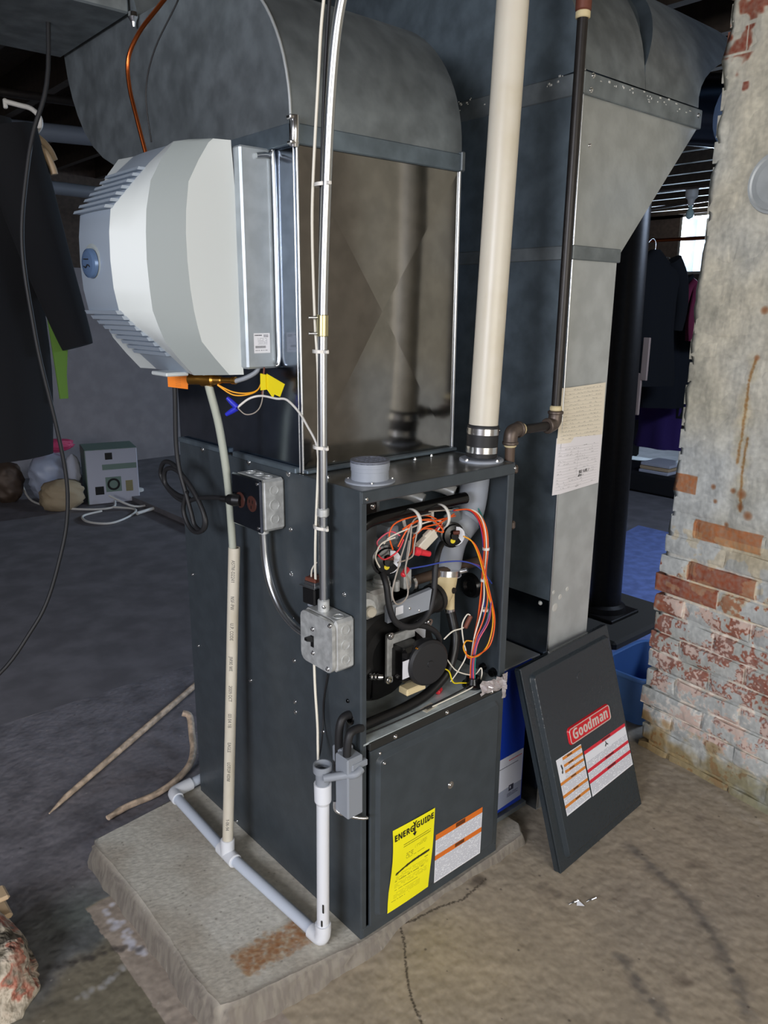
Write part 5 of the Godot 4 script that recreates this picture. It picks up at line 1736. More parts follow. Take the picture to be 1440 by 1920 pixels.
# ------------------------------------------------------------------ pipes and electrical
func build_pipes() -> void:
	# pvc vent
	var v := thing("vent_pipe", "thick cream plastic vent pipe rising from the furnace top with a clamped rubber sleeve", "pipe", V(0.41, FH, -0.068))
	var top := V(0.466, 2.34, -0.066)
	var bot := V(0.41, FH + 0.02, -0.068)
	var d := (top - bot).normalized()
	cyl_part(v, "pipe", bot + d * 0.045, top, 0.0325, M.pvc_old, 32)
	var b := MB.new()
	b.lathe(bot - d * 0.012, d, [Vector2(0, 0.035), Vector2(0.07, 0.0355), Vector2(0.072, 0.034), Vector2(0.072, 0.033)], 32)
	part(v, "rubber_sleeve", b, M.black_rub)
	for h in [0.003, 0.044]:
		b = MB.new()
		b.lathe(bot + d * (h - 0.005), d, [Vector2(0, 0.0362), Vector2(0.014, 0.0362)], 32)
		var cl := part(v, "hose_clamp", b, M.chrome)
		if h > 0.02:
			cyl_part(cl, "clamp_screw", bot + d * h + V(0.036, 0, 0.004), bot + d * h + V(0.042, 0.0, 0.014), 0.005, M.chrome, 10)
	b = MB.new()
	b.lathe(V(0.41, FH - 0.001, -0.068), Vector3.UP, [Vector2(0, 0.05), Vector2(0.004, 0.05), Vector2(0.006, 0.046), Vector2(0.006, 0.036)], 28)
	var fl := part(v, "flange", b, M.gray_pvc)
	for q in [V(0.365, FH + 0.004, -0.07), V(0.45, FH + 0.004, -0.06), V(0.41, FH + 0.004, -0.022)]:
		screw(fl, q, V(0, 1, 0), 0.005)
	# gas pipe
	var g := thing("gas_pipe", "thin black iron gas pipe with rusty elbows between vent pipe and return duct", "pipe", V(0.55, 0.78, -0.035))
	var gz := -0.036
	cyl_part(g, "drop_pipe", V(0.47, 0.76, gz), V(0.47, 1.05, gz), 0.0115, M.rust_pipe, 16)
	cyl_part(g, "cross_pipe", V(0.482, 1.07, gz), V(0.615, 1.07, gz), 0.0112, M.black_iron, 16)
	cyl_part(g, "riser", V(0.632, 1.085, gz), V(0.64, 1.935, gz), 0.0115, M.black_iron, 16)
	for e in [[[V(0.47, 1.04, gz), V(0.47, 1.058, gz), V(0.475, 1.068, gz), V(0.488, 1.072, gz), V(0.502, 1.072, gz)], 0.0165], [[V(0.6, 1.07, gz), V(0.618, 1.071, gz), V(0.628, 1.077, gz), V(0.632, 1.088, gz), V(0.632, 1.104, gz)], 0.0165]]:
		b = MB.new()
		b.tube(e[0], e[1], 14, 4)
		var p0: Vector3 = e[0][0]
		var p1: Vector3 = e[0][1]
		b.cyl(p0, p0 + (p1 - p0).normalized() * 0.008, 0.0188, 14, 0.002)
		p0 = e[0][4]
		p1 = e[0][3]
		b.cyl(p0, p0 + (p1 - p0).normalized() * 0.008, 0.0188, 14, 0.002)
		part(g, "elbow", b, M.iron)
	for q in [[V(0.47, 1.034, gz), V(0.47, 1.041, gz)], [V(0.501, 1.072, gz), V(0.512, 1.071, gz)], [V(0.632, 1.103, gz), V(0.632, 1.116, gz)]]:
		cyl_part(g, "pipe_dope", q[0], q[1], 0.0145, M.dope, 14, 0.003)
	b = MB.new()
	b.cyl(V(0.64, 1.945, gz), V(0.641, 2.01, gz), 0.017, 14, 0.003)
	b.cyl(V(0.625, 1.995, gz), V(0.605, 1.995, gz), 0.014, 12, 0.003)
	part(g, "tee", b, M.rust_red)
	cyl_part(g, "pipe_dope", V(0.64, 1.932, gz), V(0.64, 1.946, gz), 0.0158, M.dope, 14, 0.002)
	cyl_part(g, "riser", V(0.641, 2.005, gz), V(0.643, 2.34, gz), 0.0115, M.rust_red, 14)
	for y in [0.66, 0.79]:
		b = MB.new()
		b.box(V(0.456, y + 0.2, -0.01), V(0.012, 0.02, 0.02), 0.004)
		part(g, "pipe_clip", b, M.iron)
	# condensate piping
	var cp := thing("condensate_drain", "white plastic drain pipes lying on the concrete pad with tee and riser", "pipe", V(-0.08, 0.0, -0.4))
	var r := 0.0133
	var A := V(-0.079, 0.02, -0.733)
	var T := V(-0.09, 0.02, -0.412)
	var E := V(-0.074, 0.02, -0.04)
	cyl_part(cp, "pipe", A, T, r, M.pvc_blue, 20)
	cyl_part(cp, "pipe", T, E, r, M.pvc_blue, 20)
	cyl_part(cp, "stub_pipe", A, V(0.03, 0.02, -0.745), r, M.pvc_blue, 20)
	b = MB.new()
	b.tube([A + V(0.06, 0, -0.006), A + V(0.02, 0, -0.002), A + V(0.004, 0, 0.004), A + V(0, 0, 0.02), A + V(-0.001, 0, 0.036)], 0.0172, 18, 4)
	part(cp, "elbow", b, M.pvc)
	b = MB.new()
	b.cyl(T - V(-0.001, 0, 0.034), T + V(0, 0, 0.038), 0.0172, 18, 0.002)
	b.cyl(T, T + V(0.002, 0.042, 0), 0.0172, 18, 0.002)
	part(cp, "tee", b, M.pvc)
	b = MB.new()
	b.tube([E + V(-0.002, 0, -0.036), E + V(-0.001, 0, -0.018), E + V(0.0, 0.004, -0.004), E + V(0.002, 0.02, 0), E + V(0.002, 0.04, 0)], 0.0172, 18, 4)
	part(cp, "elbow", b, M.pvc)
	var rt := V(-0.07, 0.372, -0.036)
	cyl_part(cp, "riser", E + V(0.002, 0.02, 0), rt, r, M.pvc, 20)
	b = MB.new()
	b.lathe(rt - V(0, 0.012, 0), Vector3.UP, [Vector2(-0.004, 0.0135), Vector2(0, 0.0155), Vector2(0.004, 0.0175), Vector2(0.044, 0.018), Vector2(0.044, 0.0145), Vector2(0.02, 0.0145)], 20, false, false)
	part(cp, "coupling", b, M.pvc)
	b = MB.new()
	b.box(rt + V(-0.0105, -0.262, 0.009), V(0.002, 0.02, 0.003)); b.box(rt + V(-0.0125, -0.3, 0.006), V(0.002, 0.014, 0.003))
	part(cp, "ink_mark", b, M.ink)
	# standpipe of the humidifier drain
	var s := thing("drain_standpipe", "upright white plastic pipe with printed lettering beside the furnace", "pipe", V(-0.088, 0.04, -0.412))
	var s0 := T + V(0.002, 0.03, 0)
	var s1 := V(-0.041, 0.812, -0.398)
	var sd := (s1 - s0).normalized()
	b = MB.new()
	b.lathe(s0, sd, [Vector2(0, 0.0133), Vector2(s0.distance_to(s1), 0.0133), Vector2(s0.distance_to(s1), 0.0112), Vector2(s0.distance_to(s1) - 0.04, 0.0112)], 20, false, false)
	var sp := part(s, "pipe", b, M.pvc_old)
	var side := V(-0.62, 0.0, 0.78).normalized()
	var sn := (side - sd * side.dot(sd)).normalized()
	var txt := [["ASTM-D2241", 0.73], ["NSF-PW", 0.655], ["U.P. CODE", 0.585], ["JM90 ME", 0.505], ["2009 OCT", 0.43], ["03 04 1B", 0.36], ["EAGLE", 0.29], ["LOTOP KDM", 0.225], ["1-06-94", 0.08]]
	for q in txt:
		var at: Vector3 = s0 + sd * (q[1] - 0.02) + sn * 0.0134
		lettering(sp, "lettering", q[0], at, -sd, sn.cross(-sd), 0.0076, M.gray_ink, false, 0.9, 0.0003)
	b = MB.new()
	b.tube([V(-0.045, 0.78, -0.398), V(-0.046, 0.86, -0.398), V(-0.058, 0.974, -0.385), V(-0.072, 1.09, -0.385), V(-0.09, 1.17, -0.385), V(-0.098, 1.215, -0.388)], 0.0085, 12, 5)
	single("vinyl_tube", b, M.vinyl, "soft grey vinyl tube running from the humidifier down into the white pipe", "tube", V(-0.045, 0.78, -0.398))

	# condensate trap on the furnace side
	var t := thing("condensate_trap", "grey plastic condensate trap box with two black hoses on the furnace side", "trap", V(-0.035, 0.33, -0.012))
	b = MB.new()
	b.box(V(-0.03, 0.405, 0.0), V(0.04, 0.135, 0.042), 0.003)
	b.box(V(-0.022, 0.445, -0.03), V(0.034, 0.06, 0.03), 0.003)
	part(t, "trap_body", b, M.gray_plastic)
	b = MB.new()
	b.tube([V(-0.08, 0.428, -0.018), V(-0.05, 0.434, 0.006), V(-0.035, 0.44, 0.026), V(-0.02, 0.446, 0.026)], 0.0085, 8, 4)
	b.box(V(-0.02, 0.452, 0.018), V(0.04, 0.014, 0.012), 0.002)
	part(t, "mounting_arm", b, M.gray_plastic)
	b = MB.new()
	b.lathe(V(-0.07, 0.385, -0.036), Vector3.UP, [Vector2(0, 0.0138), Vector2(0.045, 0.0145), Vector2(0.046, 0.019), Vector2(0.062, 0.019), Vector2(0.062, 0.0165), Vector2(0.05, 0.0165), Vector2(0.05, 0.012), Vector2(0.03, 0.0)], 20, false, false)
	part(t, "outlet_cup", b, M.gray_plastic)
	for q in [[-0.032, -0.03, 0.53], [-0.038, 0.004, 0.515]]:
		tube_part(t, "rubber_hose", [V(q[0], 0.44, q[1]), V(q[0], q[2] - 0.03, q[1]), V(q[0] + 0.006, q[2], q[1]), V(q[0] + 0.02, q[2] + 0.006, q[1] - 0.002), V(0.003, q[2] + 0.002, q[1] - 0.004)], 0.0085, M.black_rub, "", 12, 5)
	tube_part(t, "drain_tube", [V(-0.05, 0.36, -0.022), V(-0.05, 0.34, -0.018), V(-0.03, 0.328, 0.0), V(-0.008, 0.32, 0.014), V(0.003, 0.318, 0.018)], 0.004, M.chrome)

func raised_box(o: Node3D, c: Vector3, s: Vector3, m: Material, knock: Array) -> MeshInstance3D:
	var body := box_part(o, "box_body", c, s, m, 0.006)
	for k in knock:
		var b := MB.new()
		b.lathe(k[0], k[1], [Vector2(-0.001, k[2]), Vector2(0.0012, k[2]), Vector2(0.0012, k[2] * 0.86), Vector2(0.0002, k[2] * 0.84)], 18, false, false)
		part(body, "knockout", b, m)
	return body

func build_electrical() -> void:
	# outlet box
	var o := thing("outlet_box", "square steel outlet box with a black plug in it on the furnace side", "box", V(-0.03, 0.88, -0.3))
	raised_box(o, V(-0.028, 0.938, -0.303), V(0.056, 0.112, 0.112), M.zinc, [[V(-0.028, 0.97, -0.247), V(0, 0, 1), 0.0105], [V(-0.028, 0.938, -0.247), V(0, 0, 1), 0.012], [V(-0.028, 0.908, -0.247), V(0, 0, 1), 0.0105], [V(-0.028, 0.994, -0.27), V(0, 1, 0), 0.011], [V(-0.028, 0.994, -0.303), V(0, 1, 0), 0.011], [V(-0.028, 0.994, -0.336), V(0, 1, 0), 0.011]])
	box_part(o, "cover", V(-0.059, 0.938, -0.303), V(0.008, 0.114, 0.114), M.galv_shiny2, 0.004)
	for q in [V(-0.062, 0.986, -0.256), V(-0.062, 0.892, -0.256)]:
		screw(o, q, V(-1, 0, 0), 0.005)
	for z in [-0.279, -0.325]:
		var b := MB.new()
		b.lathe(V(-0.062, 0.94, z), V(-1, 0, 0), [Vector2(-0.003, 0.0175), Vector2(0.0025, 0.0172), Vector2(0.003, 0.0155)], 18, false, true)
		var sk := part(o, "socket", b, M.rust_dark)
		for q in [[0.005, 0.006], [0.005, -0.006], [-0.007, 0.0]]:
			box_part(sk, "slot", V(-0.0652, 0.94 + q[0], z + q[1]), V(0.001, 0.007, 0.0022), M.black)
	# switch box
	var s := thing("switch_box", "square steel switch box with a black toggle on the furnace side", "switch", V(-0.03, 0.645, -0.067))
	raised_box(s, V(-0.025, 0.701, -0.067), V(0.05, 0.108, 0.104), M.zinc, [[V(-0.025, 0.733, -0.015), V(0, 0, 1), 0.0105], [V(-0.025, 0.701, -0.015), V(0, 0, 1), 0.0105], [V(-0.025, 0.67, -0.015), V(0, 0, 1), 0.0105], [V(-0.026, 0.755, -0.036), V(0, 1, 0), 0.011]])
	var cb := MB.new()
	var oct := PackedVector2Array()
	for c in [[0.052, 0.04, 0.0], [-0.052, 0.04, 0.25], [-0.052, -0.04, 0.5], [0.052, -0.04, 0.75]]:
		for k in 4:
			var t: float = (c[2] + k * 0.0833) * TAU
			oct.append(Vector2((absf(c[0]) - 0.016) * signf(c[0]) + cos(t) * 0.016, (0.054 - 0.016) * signf(c[1]) + sin(t) * 0.016))
	cb.prism(oct, V(-0.05, 0.701, -0.067), V(0, 0, 1), V(0, 1, 0), V(-1, 0, 0), 0.0, 0.008)
	part(s, "cover", cb, M.zinc)
	for q in [V(-0.058, 0.748, -0.022), V(-0.058, 0.655, -0.03), V(-0.058, 0.723, -0.078), V(-0.058, 0.672, -0.078)]:
		screw(s, q, V(-1, 0, 0), 0.0042)
	box_part(s, "toggle_plate", V(-0.0585, 0.697, -0.079), V(0.002, 0.024, 0.009), M.black)
	var tb := MB.new()
	tb.prism(PackedVector2Array([Vector2(0, 0), Vector2(0.016, 0.006), Vector2(0.016, 0.012), Vector2(0, 0.012)]), V(-0.058, 0.696, -0.084), V(-1, 0, 0), V(0, 1, 0), V(0, 0, 1), 0.0, 0.009)
	part(s, "toggle", tb, M.black)
	# conduit riser
	var c := thing("conduit_riser", "straight thin steel conduit rising from the switch box to the ceiling", "conduit", V(-0.028, 0.755, -0.08))
	tube_part(c, "tube", [V(-0.028, 0.75, -0.081), V(-0.028, 1.0, -0.078), V(-0.029, 1.3, -0.071), V(-0.029, 1.546, -0.054), V(-0.027, 1.72, -0.036), V(-0.02, 1.82, -0.018), V(0.0, 1.92, 0.01), V(0.03, 2.05, 0.04), V(0.05, 2.35, 0.05)], 0.0088, M.conduit, "", 16, 6)
	cyl_part(c, "box_connector", V(-0.028, 0.752, -0.081), V(-0.028, 0.778, -0.081), 0.0118, M.zinc, 16, 0.002)
	screw(c, V(-0.034, 0.766, -0.071), V(-0.5, 0, 0.86), 0.004)
	cyl_part(c, "compression_nut", V(-0.028, 0.948, -0.0785), V(-0.028, 0.965, -0.078), 0.0118, M.zinc, 6, 0.002)
	cyl_part(c, "coupling", V(-0.029, 1.287, -0.0715), V(-0.029, 1.325, -0.07), 0.0108, M.brass_pale, 16, 0.001)
	for y in [1.292, 1.32]:
		cyl_part(c, "set_screw", V(-0.036, y, -0.076), V(-0.05, y, -0.084), 0.0028, M.chrome, 8)
	# bent conduit between the boxes
	var e := thing("bent_conduit", "bent steel conduit curving from the outlet box down to the switch box", "conduit", V(-0.03, 0.7, -0.2))
	tube_part(e, "tube", [V(-0.03, 0.885, -0.29), V(-0.03, 0.85, -0.289), V(-0.03, 0.8, -0.284), V(-0.03, 0.755, -0.268), V(-0.03, 0.715, -0.235), V(-0.03, 0.692, -0.19), V(-0.03, 0.684, -0.15), V(-0.03, 0.682, -0.115)], 0.0088, M.conduit, "", 14, 6)
	cyl_part(e, "box_connector", V(-0.03, 0.883, -0.29), V(-0.03, 0.868, -0.29), 0.0115, M.zinc, 14)
	# white thermostat cable and dark cable with ties
	var b2 := MB.new()
	b2.tube([V(-0.02, 1.93, -0.04), V(-0.033, 1.8, -0.055), V(-0.035, 1.703, -0.066), V(-0.035, 1.557, -0.084), V(-0.034, 1.462, -0.091), V(-0.034, 1.315, -0.087), V(-0.034, 1.221, -0.08), V(-0.034, 1.072, -0.082), V(-0.034, 0.92, -0.095), V(-0.03, 0.84, -0.104), V(-0.025, 0.8, -0.11), V(-0.02, 0.795, -0.118)], 0.0028, 8, 6)
	single("thermostat_cable", b2, M.white_wire, "thin white thermostat cable tied along the steel conduit", "cable", V(-0.03, 0.8, -0.1))
	b2 = MB.new()
	b2.tube([V(-0.01, 1.95, -0.035), V(-0.022, 1.85, -0.045), V(-0.025, 1.7, -0.062), V(-0.024, 1.5, -0.078), V(-0.024, 1.3, -0.085), V(-0.022, 1.1, -0.09), V(-0.022, 0.95, -0.094), V(-0.02, 0.84, -0.1), V(-0.014, 0.8, -0.106)], 0.0032, 8, 6)
	single("dark_cable", b2, M.black_rub, "thin dark cable behind the steel conduit", "cable", V(-0.02, 0.8, -0.09))
	for q in [V(-0.029, 1.542, -0.066), V(-0.03, 1.26, -0.077), V(-0.03, 1.083, -0.081), V(-0.03, 0.926, -0.084)]:
		b2 = MB.new()
		b2.xf = Transform3D(Basis(V(1, 0, 0), V(0, 1, 0), V(0, 0, 1)).scaled(V(0.8, 1, 1.35)), q)
		b2.lathe(V(0, -0.003, 0), Vector3.UP, [Vector2(0, 0.0145), Vector2(0.006, 0.0145), Vector2(0.006, 0.012), Vector2(0, 0.012)], 18, false, false)
		b2.box(V(-0.004, 0, 0.016), V(0.007, 0.006, 0.008), 0.001)
		var where: String = {0: "just below the top elbow", 1: "under the brass coupling", 2: "level with the vent sleeve", 3: "beside the outlet box"}[cable_ties]
		cable_ties += 1
		single("cable_tie", b2, M.hanger, "white cable tie around conduit and cables, " + where, "cable tie", q, "cable ties on the conduit")
	b2 = MB.new()
	b2.tube([V(-0.04, 0.648, -0.1), V(-0.04, 0.58, -0.098), V(-0.04, 0.5, -0.092), V(-0.045, 0.46, -0.085), V(-0.05, 0.425, -0.078)], 0.0028, 8, 5)
	single("switch_cable", b2, M.white_wire, "short white cable hanging from the switch box to the trap", "cable", V(-0.045, 0.425, -0.08))
	b2 = MB.new()
	b2.tube([V(-0.006, 0.6, -0.1), V(-0.004, 0.53, -0.118), V(-0.006, 0.48, -0.118), V(-0.03, 0.44, -0.095), V(-0.05, 0.425, -0.08)], 0.0018, 6, 5)
	single("thin_cable", b2, M.black_rub, "thin dark cord bowing out beside the short white cable", "cable", V(-0.03, 0.425, -0.1))
	# relay
	var rl := thing("relay", "small black relay with a red terminal block above the switch box", "relay", V(-0.02, 0.757, -0.125))
	var rx := Transform3D(Basis(V(0, 1, 0), 0.15), V(-0.021, 0.775, -0.122))
	for q in [["case", V(0, 0, 0), V(0.034, 0.036, 0.036), M.black, 0.003], ["plate", V(0, 0.0205, 0), V(0.042, 0.003, 0.044), M.conduit, 0.001], ["terminal_block", V(0, 0.033, 0.002), V(0.028, 0.01, 0.03), M.rust_red, 0.002], ["clip", V(0, 0.026, 0.002), V(0.03, 0.01, 0.03), M.chrome, 0.001], ["foot", V(0.004, -0.021, 0), V(0.022, 0.012, 0.026), M.gray_plastic, 0.001]]:
		var mb := MB.new()
		mb.xf = rx
		mb.box(q[1], q[2], q[4])
		part(rl, q[0], mb, q[3])
	tube_part(rl, "wire", [V(-0.025, 0.81, -0.125), V(-0.028, 0.83, -0.118), V(-0.03, 0.85, -0.1)], 0.0018, M.white_wire)
	tube_part(rl, "wire", [V(-0.012, 0.812, -0.115), V(-0.008, 0.825, -0.112), V(-0.002, 0.83, -0.12)], 0.0015, M.red_wire)
	# power cord of the humidifier
	var pc := thing("power_cable", "coiled black power cord hanging from the humidifier to the outlet box plug", "cord", V(-0.1, 0.85, -0.55))
	tube_part(pc, "cord", [V(-0.1, 1.215, -0.52), V(-0.1, 1.14, -0.525), V(-0.1, 1.04, -0.534), V(-0.098, 0.98, -0.53), V(-0.094, 0.93, -0.515), V(-0.09, 0.88, -0.5), V(-0.088, 0.852, -0.49), V(-0.086, 0.846, -0.46), V(-0.086, 0.87, -0.44), V(-0.088, 0.91, -0.46), V(-0.09, 0.95, -0.51), V(-0.092, 0.982, -0.57), V(-0.092, 0.98, -0.62), V(-0.09, 0.945, -0.645), V(-0.088, 0.91, -0.6), V(-0.086, 0.9, -0.54), V(-0.086, 0.92, -0.47), V(-0.086, 0.935, -0.4), V(-0.085, 0.939, -0.365)], 0.0054, M.black_rub, "", 8, 7)
	tube_part(pc, "cord", [V(-0.092, 0.93, -0.51), V(-0.094, 0.885, -0.53), V(-0.092, 0.85, -0.515), V(-0.09, 0.838, -0.485), V(-0.088, 0.853, -0.45), V(-0.088, 0.89, -0.445), V(-0.09, 0.94, -0.49), V(-0.094, 0.972, -0.55), V(-0.096, 0.965, -0.605), V(-0.094, 0.93, -0.615), V(-0.09, 0.912, -0.57), V(-0.088, 0.912, -0.51)], 0.0054, M.black_rub, "", 8, 7)
	var pl := MB.new()
	pl.lathe(V(-0.066, 0.9395, -0.325), V(-0.5, 0, -0.86).normalized(), [Vector2(-0.004, 0.0125), Vector2(0.012, 0.014), Vector2(0.026, 0.011), Vector2(0.03, 0.0075), Vector2(0.045, 0.006)], 14)
	part(pc, "plug", pl, M.black)
	# wires and tags under the humidifier
	b2 = MB.new()
	b2.tube([V(-0.06, 1.137, -0.325), V(-0.045, 1.155, -0.305), V(-0.03, 1.162, -0.281), V(-0.024, 1.16, -0.235), V(-0.02, 1.16, -0.204), V(-0.022, 1.14, -0.16), V(-0.028, 1.117, -0.124), V(-0.032, 1.09, -0.092), V(-0.032, 1.06, -0.086)], 0.0024, 8, 6)
	single("humidifier_cable", b2, M.hanger, "white cable arching from the blue wire nuts to the conduit", "cable", V(-0.04, 1.06, -0.2))
	for q in [[V(-0.062, 1.137, -0.326), V(-0.074, 1.153, -0.336), "upper"], [V(-0.062, 1.135, -0.326), V(-0.074, 1.123, -0.342), "lower"]]:
		b2 = MB.new()
		var dd: Vector3 = q[1] - q[0]
		b2.lathe(q[0], dd, [Vector2(0, 0.0062), Vector2(dd.length() * 0.6, 0.0058), Vector2(dd.length() * 1.2, 0.004), Vector2(dd.length() * 1.25, 0.002)], 10)
		single("wire_nut", b2, M.blue_nut, "blue wire nut under the humidifier, the %s of the two" % q[2], "wire nut", q[0], "blue wire nuts")
	var yw := thing("yellow_leads", "pair of thin yellow wires looping under the humidifier with a yellow flag label", "wire", V(-0.05, 1.16, -0.3))
	for k in 2:
		tube_part(yw, "wire", [V(-0.085, 1.182 - k * 0.001, -0.36), V(-0.065, 1.168 - k * 0.006, -0.335), V(-0.045, 1.166 - k * 0.003, -0.31), V(-0.035, 1.175, -0.285), V(-0.03, 1.2, -0.272)], 0.0016, M.yellow_wire)
	tube_part(yw, "wire", [V(-0.06, 1.135, -0.325), V(-0.048, 1.122, -0.315), V(-0.036, 1.128, -0.295), V(-0.03, 1.15, -0.28), V(-0.028, 1.2, -0.272)], 0.0013, M.gray_wire)
	tube_part(yw, "wire", [V(-0.03, 1.165, -0.278), V(-0.028, 1.22, -0.27)], 0.002, M.rust_red)
	b2 = MB.new()
	b2.prism(PackedVector2Array([Vector2(0, 0.002), Vector2(0.014, 0.004), Vector2(0.014, 0.034), Vector2(0.001, 0.036)]), V(-0.032, 1.172, -0.276), V(0.3, 0, 0.95).normalized(), Vector3.UP, V(-0.95, 0, 0.3).normalized(), 0.0, 0.004)
	b2.prism(PackedVector2Array([Vector2(0.014, 0.004), Vector2(0.03, -0.012), Vector2(0.034, -0.004), Vector2(0.05, -0.008), Vector2(0.064, 0.018), Vector2(0.014, 0.036)]), V(-0.03, 1.172, -0.276), V(0.2, 0, 0.98).normalized(), Vector3.UP, V(-0.98, 0, 0.2).normalized(), 0.0, 0.001)
	part(yw, "flag_label", b2, M.yellow_bright)
	b2 = MB.new()
	b2.prism(PackedVector2Array([Vector2(0, 0.003), Vector2(0.052, 0.0), Vector2(0.054, 0.034), Vector2(0, 0.038)]), V(-0.112, 1.163, -0.53), V(0.45, 0, 0.89).normalized(), Vector3.UP, V(-0.89, 0, 0.45).normalized(), 0.0, 0.001)
	var tg := single("orange_tag", b2, M.orange_tag, "orange paper tag folded over the cord under the humidifier", "tag", V(-0.1, 1.163, -0.51))
	b2 = MB.new()
	b2.prism(PackedVector2Array([Vector2(0.004, 0.006), Vector2(0.062, 0.01), Vector2(0.06, 0.042), Vector2(0.004, 0.04)]), V(-0.1115, 1.163, -0.53), V(0.5, 0, 0.87).normalized(), Vector3.UP, V(-0.87, 0, 0.5).normalized(), -0.006, -0.005)
	part(tg, "rear_leaf", b2, M.white_label)
	for k in 7:
		lettering(tg, "print_line", "\u2014\u2014\u2014", V(-0.111, 1.163, -0.53) + V(0.45, 0, 0.89).normalized() * 0.027 + V(-0.0016, 0.0065 + k * 0.0042, 0.001), V(0.45, 0, 0.89), Vector3.UP, 0.004, M.ink, false, 0.9, 0.0002)
	# copper tube
	b2 = MB.new()
	b2.tube([V(-0.14, 1.62, -0.5), V(-0.148, 1.7, -0.52), V(-0.152, 1.76, -0.535), V(-0.15, 1.81, -0.535), V(-0.14, 1.85, -0.5), V(-0.13, 1.88, -0.43), V(-0.12, 1.91, -0.36), V(-0.1, 1.97, -0.27), V(-0.09, 2.1, -0.2)], 0.0042, 10, 6)
	single("copper_tube", b2, M.copper, "thin bent copper tube rising from the humidifier to the ceiling", "tube", V(-0.14, 1.62, -0.5))
	b2 = MB.new()
	b2.tube([V(-0.12, 1.66, -0.52), V(-0.125, 1.75, -0.52), V(-0.12, 1.82, -0.48), V(-0.1, 1.9, -0.4), V(-0.09, 2.0, -0.3)], 0.0016, 6, 6)
	single("thin_wire", b2, M.black_rub, "thin dark wire beside the copper tube in front of the duct elbow", "cable", V(-0.12, 1.66, -0.52))

var cable_ties := 0

# ------------------------------------------------------------------ clothes and clutter
# a hanging garment: shoulders at the top, folds lower down; turn 0 hangs facing +z
func garment(called: String, label: String, at: Vector3, w: float, h: float, depth: float, m: Material, turn: float, seed_: float, group: String, extras := []) -> Node3D:
	var o := thing(called, label, "garment", at, group)
	var xf := Transform3D(Basis(V(0, 1, 0), turn), at)
	var rows := []
	for j in 15:
		var t := j / 14.0
		var row := []
		var hw := w * 0.5 * (0.16 + 0.84 * smoothstep(0.0, 0.12, t)) * (1.0 + 0.08 * sin(t * 7.0 + seed_))
		for i in 24:
			var a := TAU * i / 24.0
			var fold := 1.0 + 0.14 * smoothstep(0.1, 0.5, t) * sin(a * 6.0 + seed_ * 3.0 + t * 1.5)
			row.append(xf * V(cos(a) * hw * fold, h * (1.0 - t) - (0.05 * absf(cos(a)) if j == 1 else 0.0), sin(a) * depth * 0.5 * fold * (0.6 + 0.5 * t)))
		rows.append(row)
	var b := MB.new()
	b.sheet(rows, xf * V(0, h * 0.5, 0), true)
	var c0 := xf * V(0, h, 0)
	var c1 := xf * V(0, 0, 0)
	for i in 24:
		b.tri(c0, rows[0][i], rows[0][(i + 1) % 24], Vector3.UP)
		b.tri(c1, rows[14][i], rows[14][(i + 1) % 24], Vector3.DOWN)
	part(o, "body", b, m)
	for s in [-1.0, 1.0]:
		b = MB.new()
		var p := b.spline([xf * V(s * w * 0.34, h * 0.93, 0), xf * V(s * w * 0.52, h * 0.8, 0.02), xf * V(s * w * 0.6, h * 0.6, 0.03), xf * V(s * w * 0.58, h * 0.42, 0.05)], 4)
		var rad := PackedFloat32Array()
		for i in p.size():
			rad.append(lerpf(0.075, 0.052, float(i) / p.size()) * (w / 0.5))
		b.sweep(p, rad, 12)
		part(o, "sleeve", b, m)
	for e in extras:
		b = MB.new()
		b.box(Vector3.ZERO, e[2], 0.006)
		for i in b.v.size():
			b.v[i] = xf * (b.v[i] + e[1])
			b.n[i] = xf.basis * b.n[i]
		part(o, e[0], b, e[3])
	b = MB.new()
	b.tube([xf * V(0, h - 0.01, 0), xf * V(0, h + 0.05, 0), xf * V(0.025, h + 0.075, 0), xf * V(0.05, h + 0.05, 0)], 0.003, 6, 5)
	part(o, "hanger_hook", b, M.chrome)
	return o

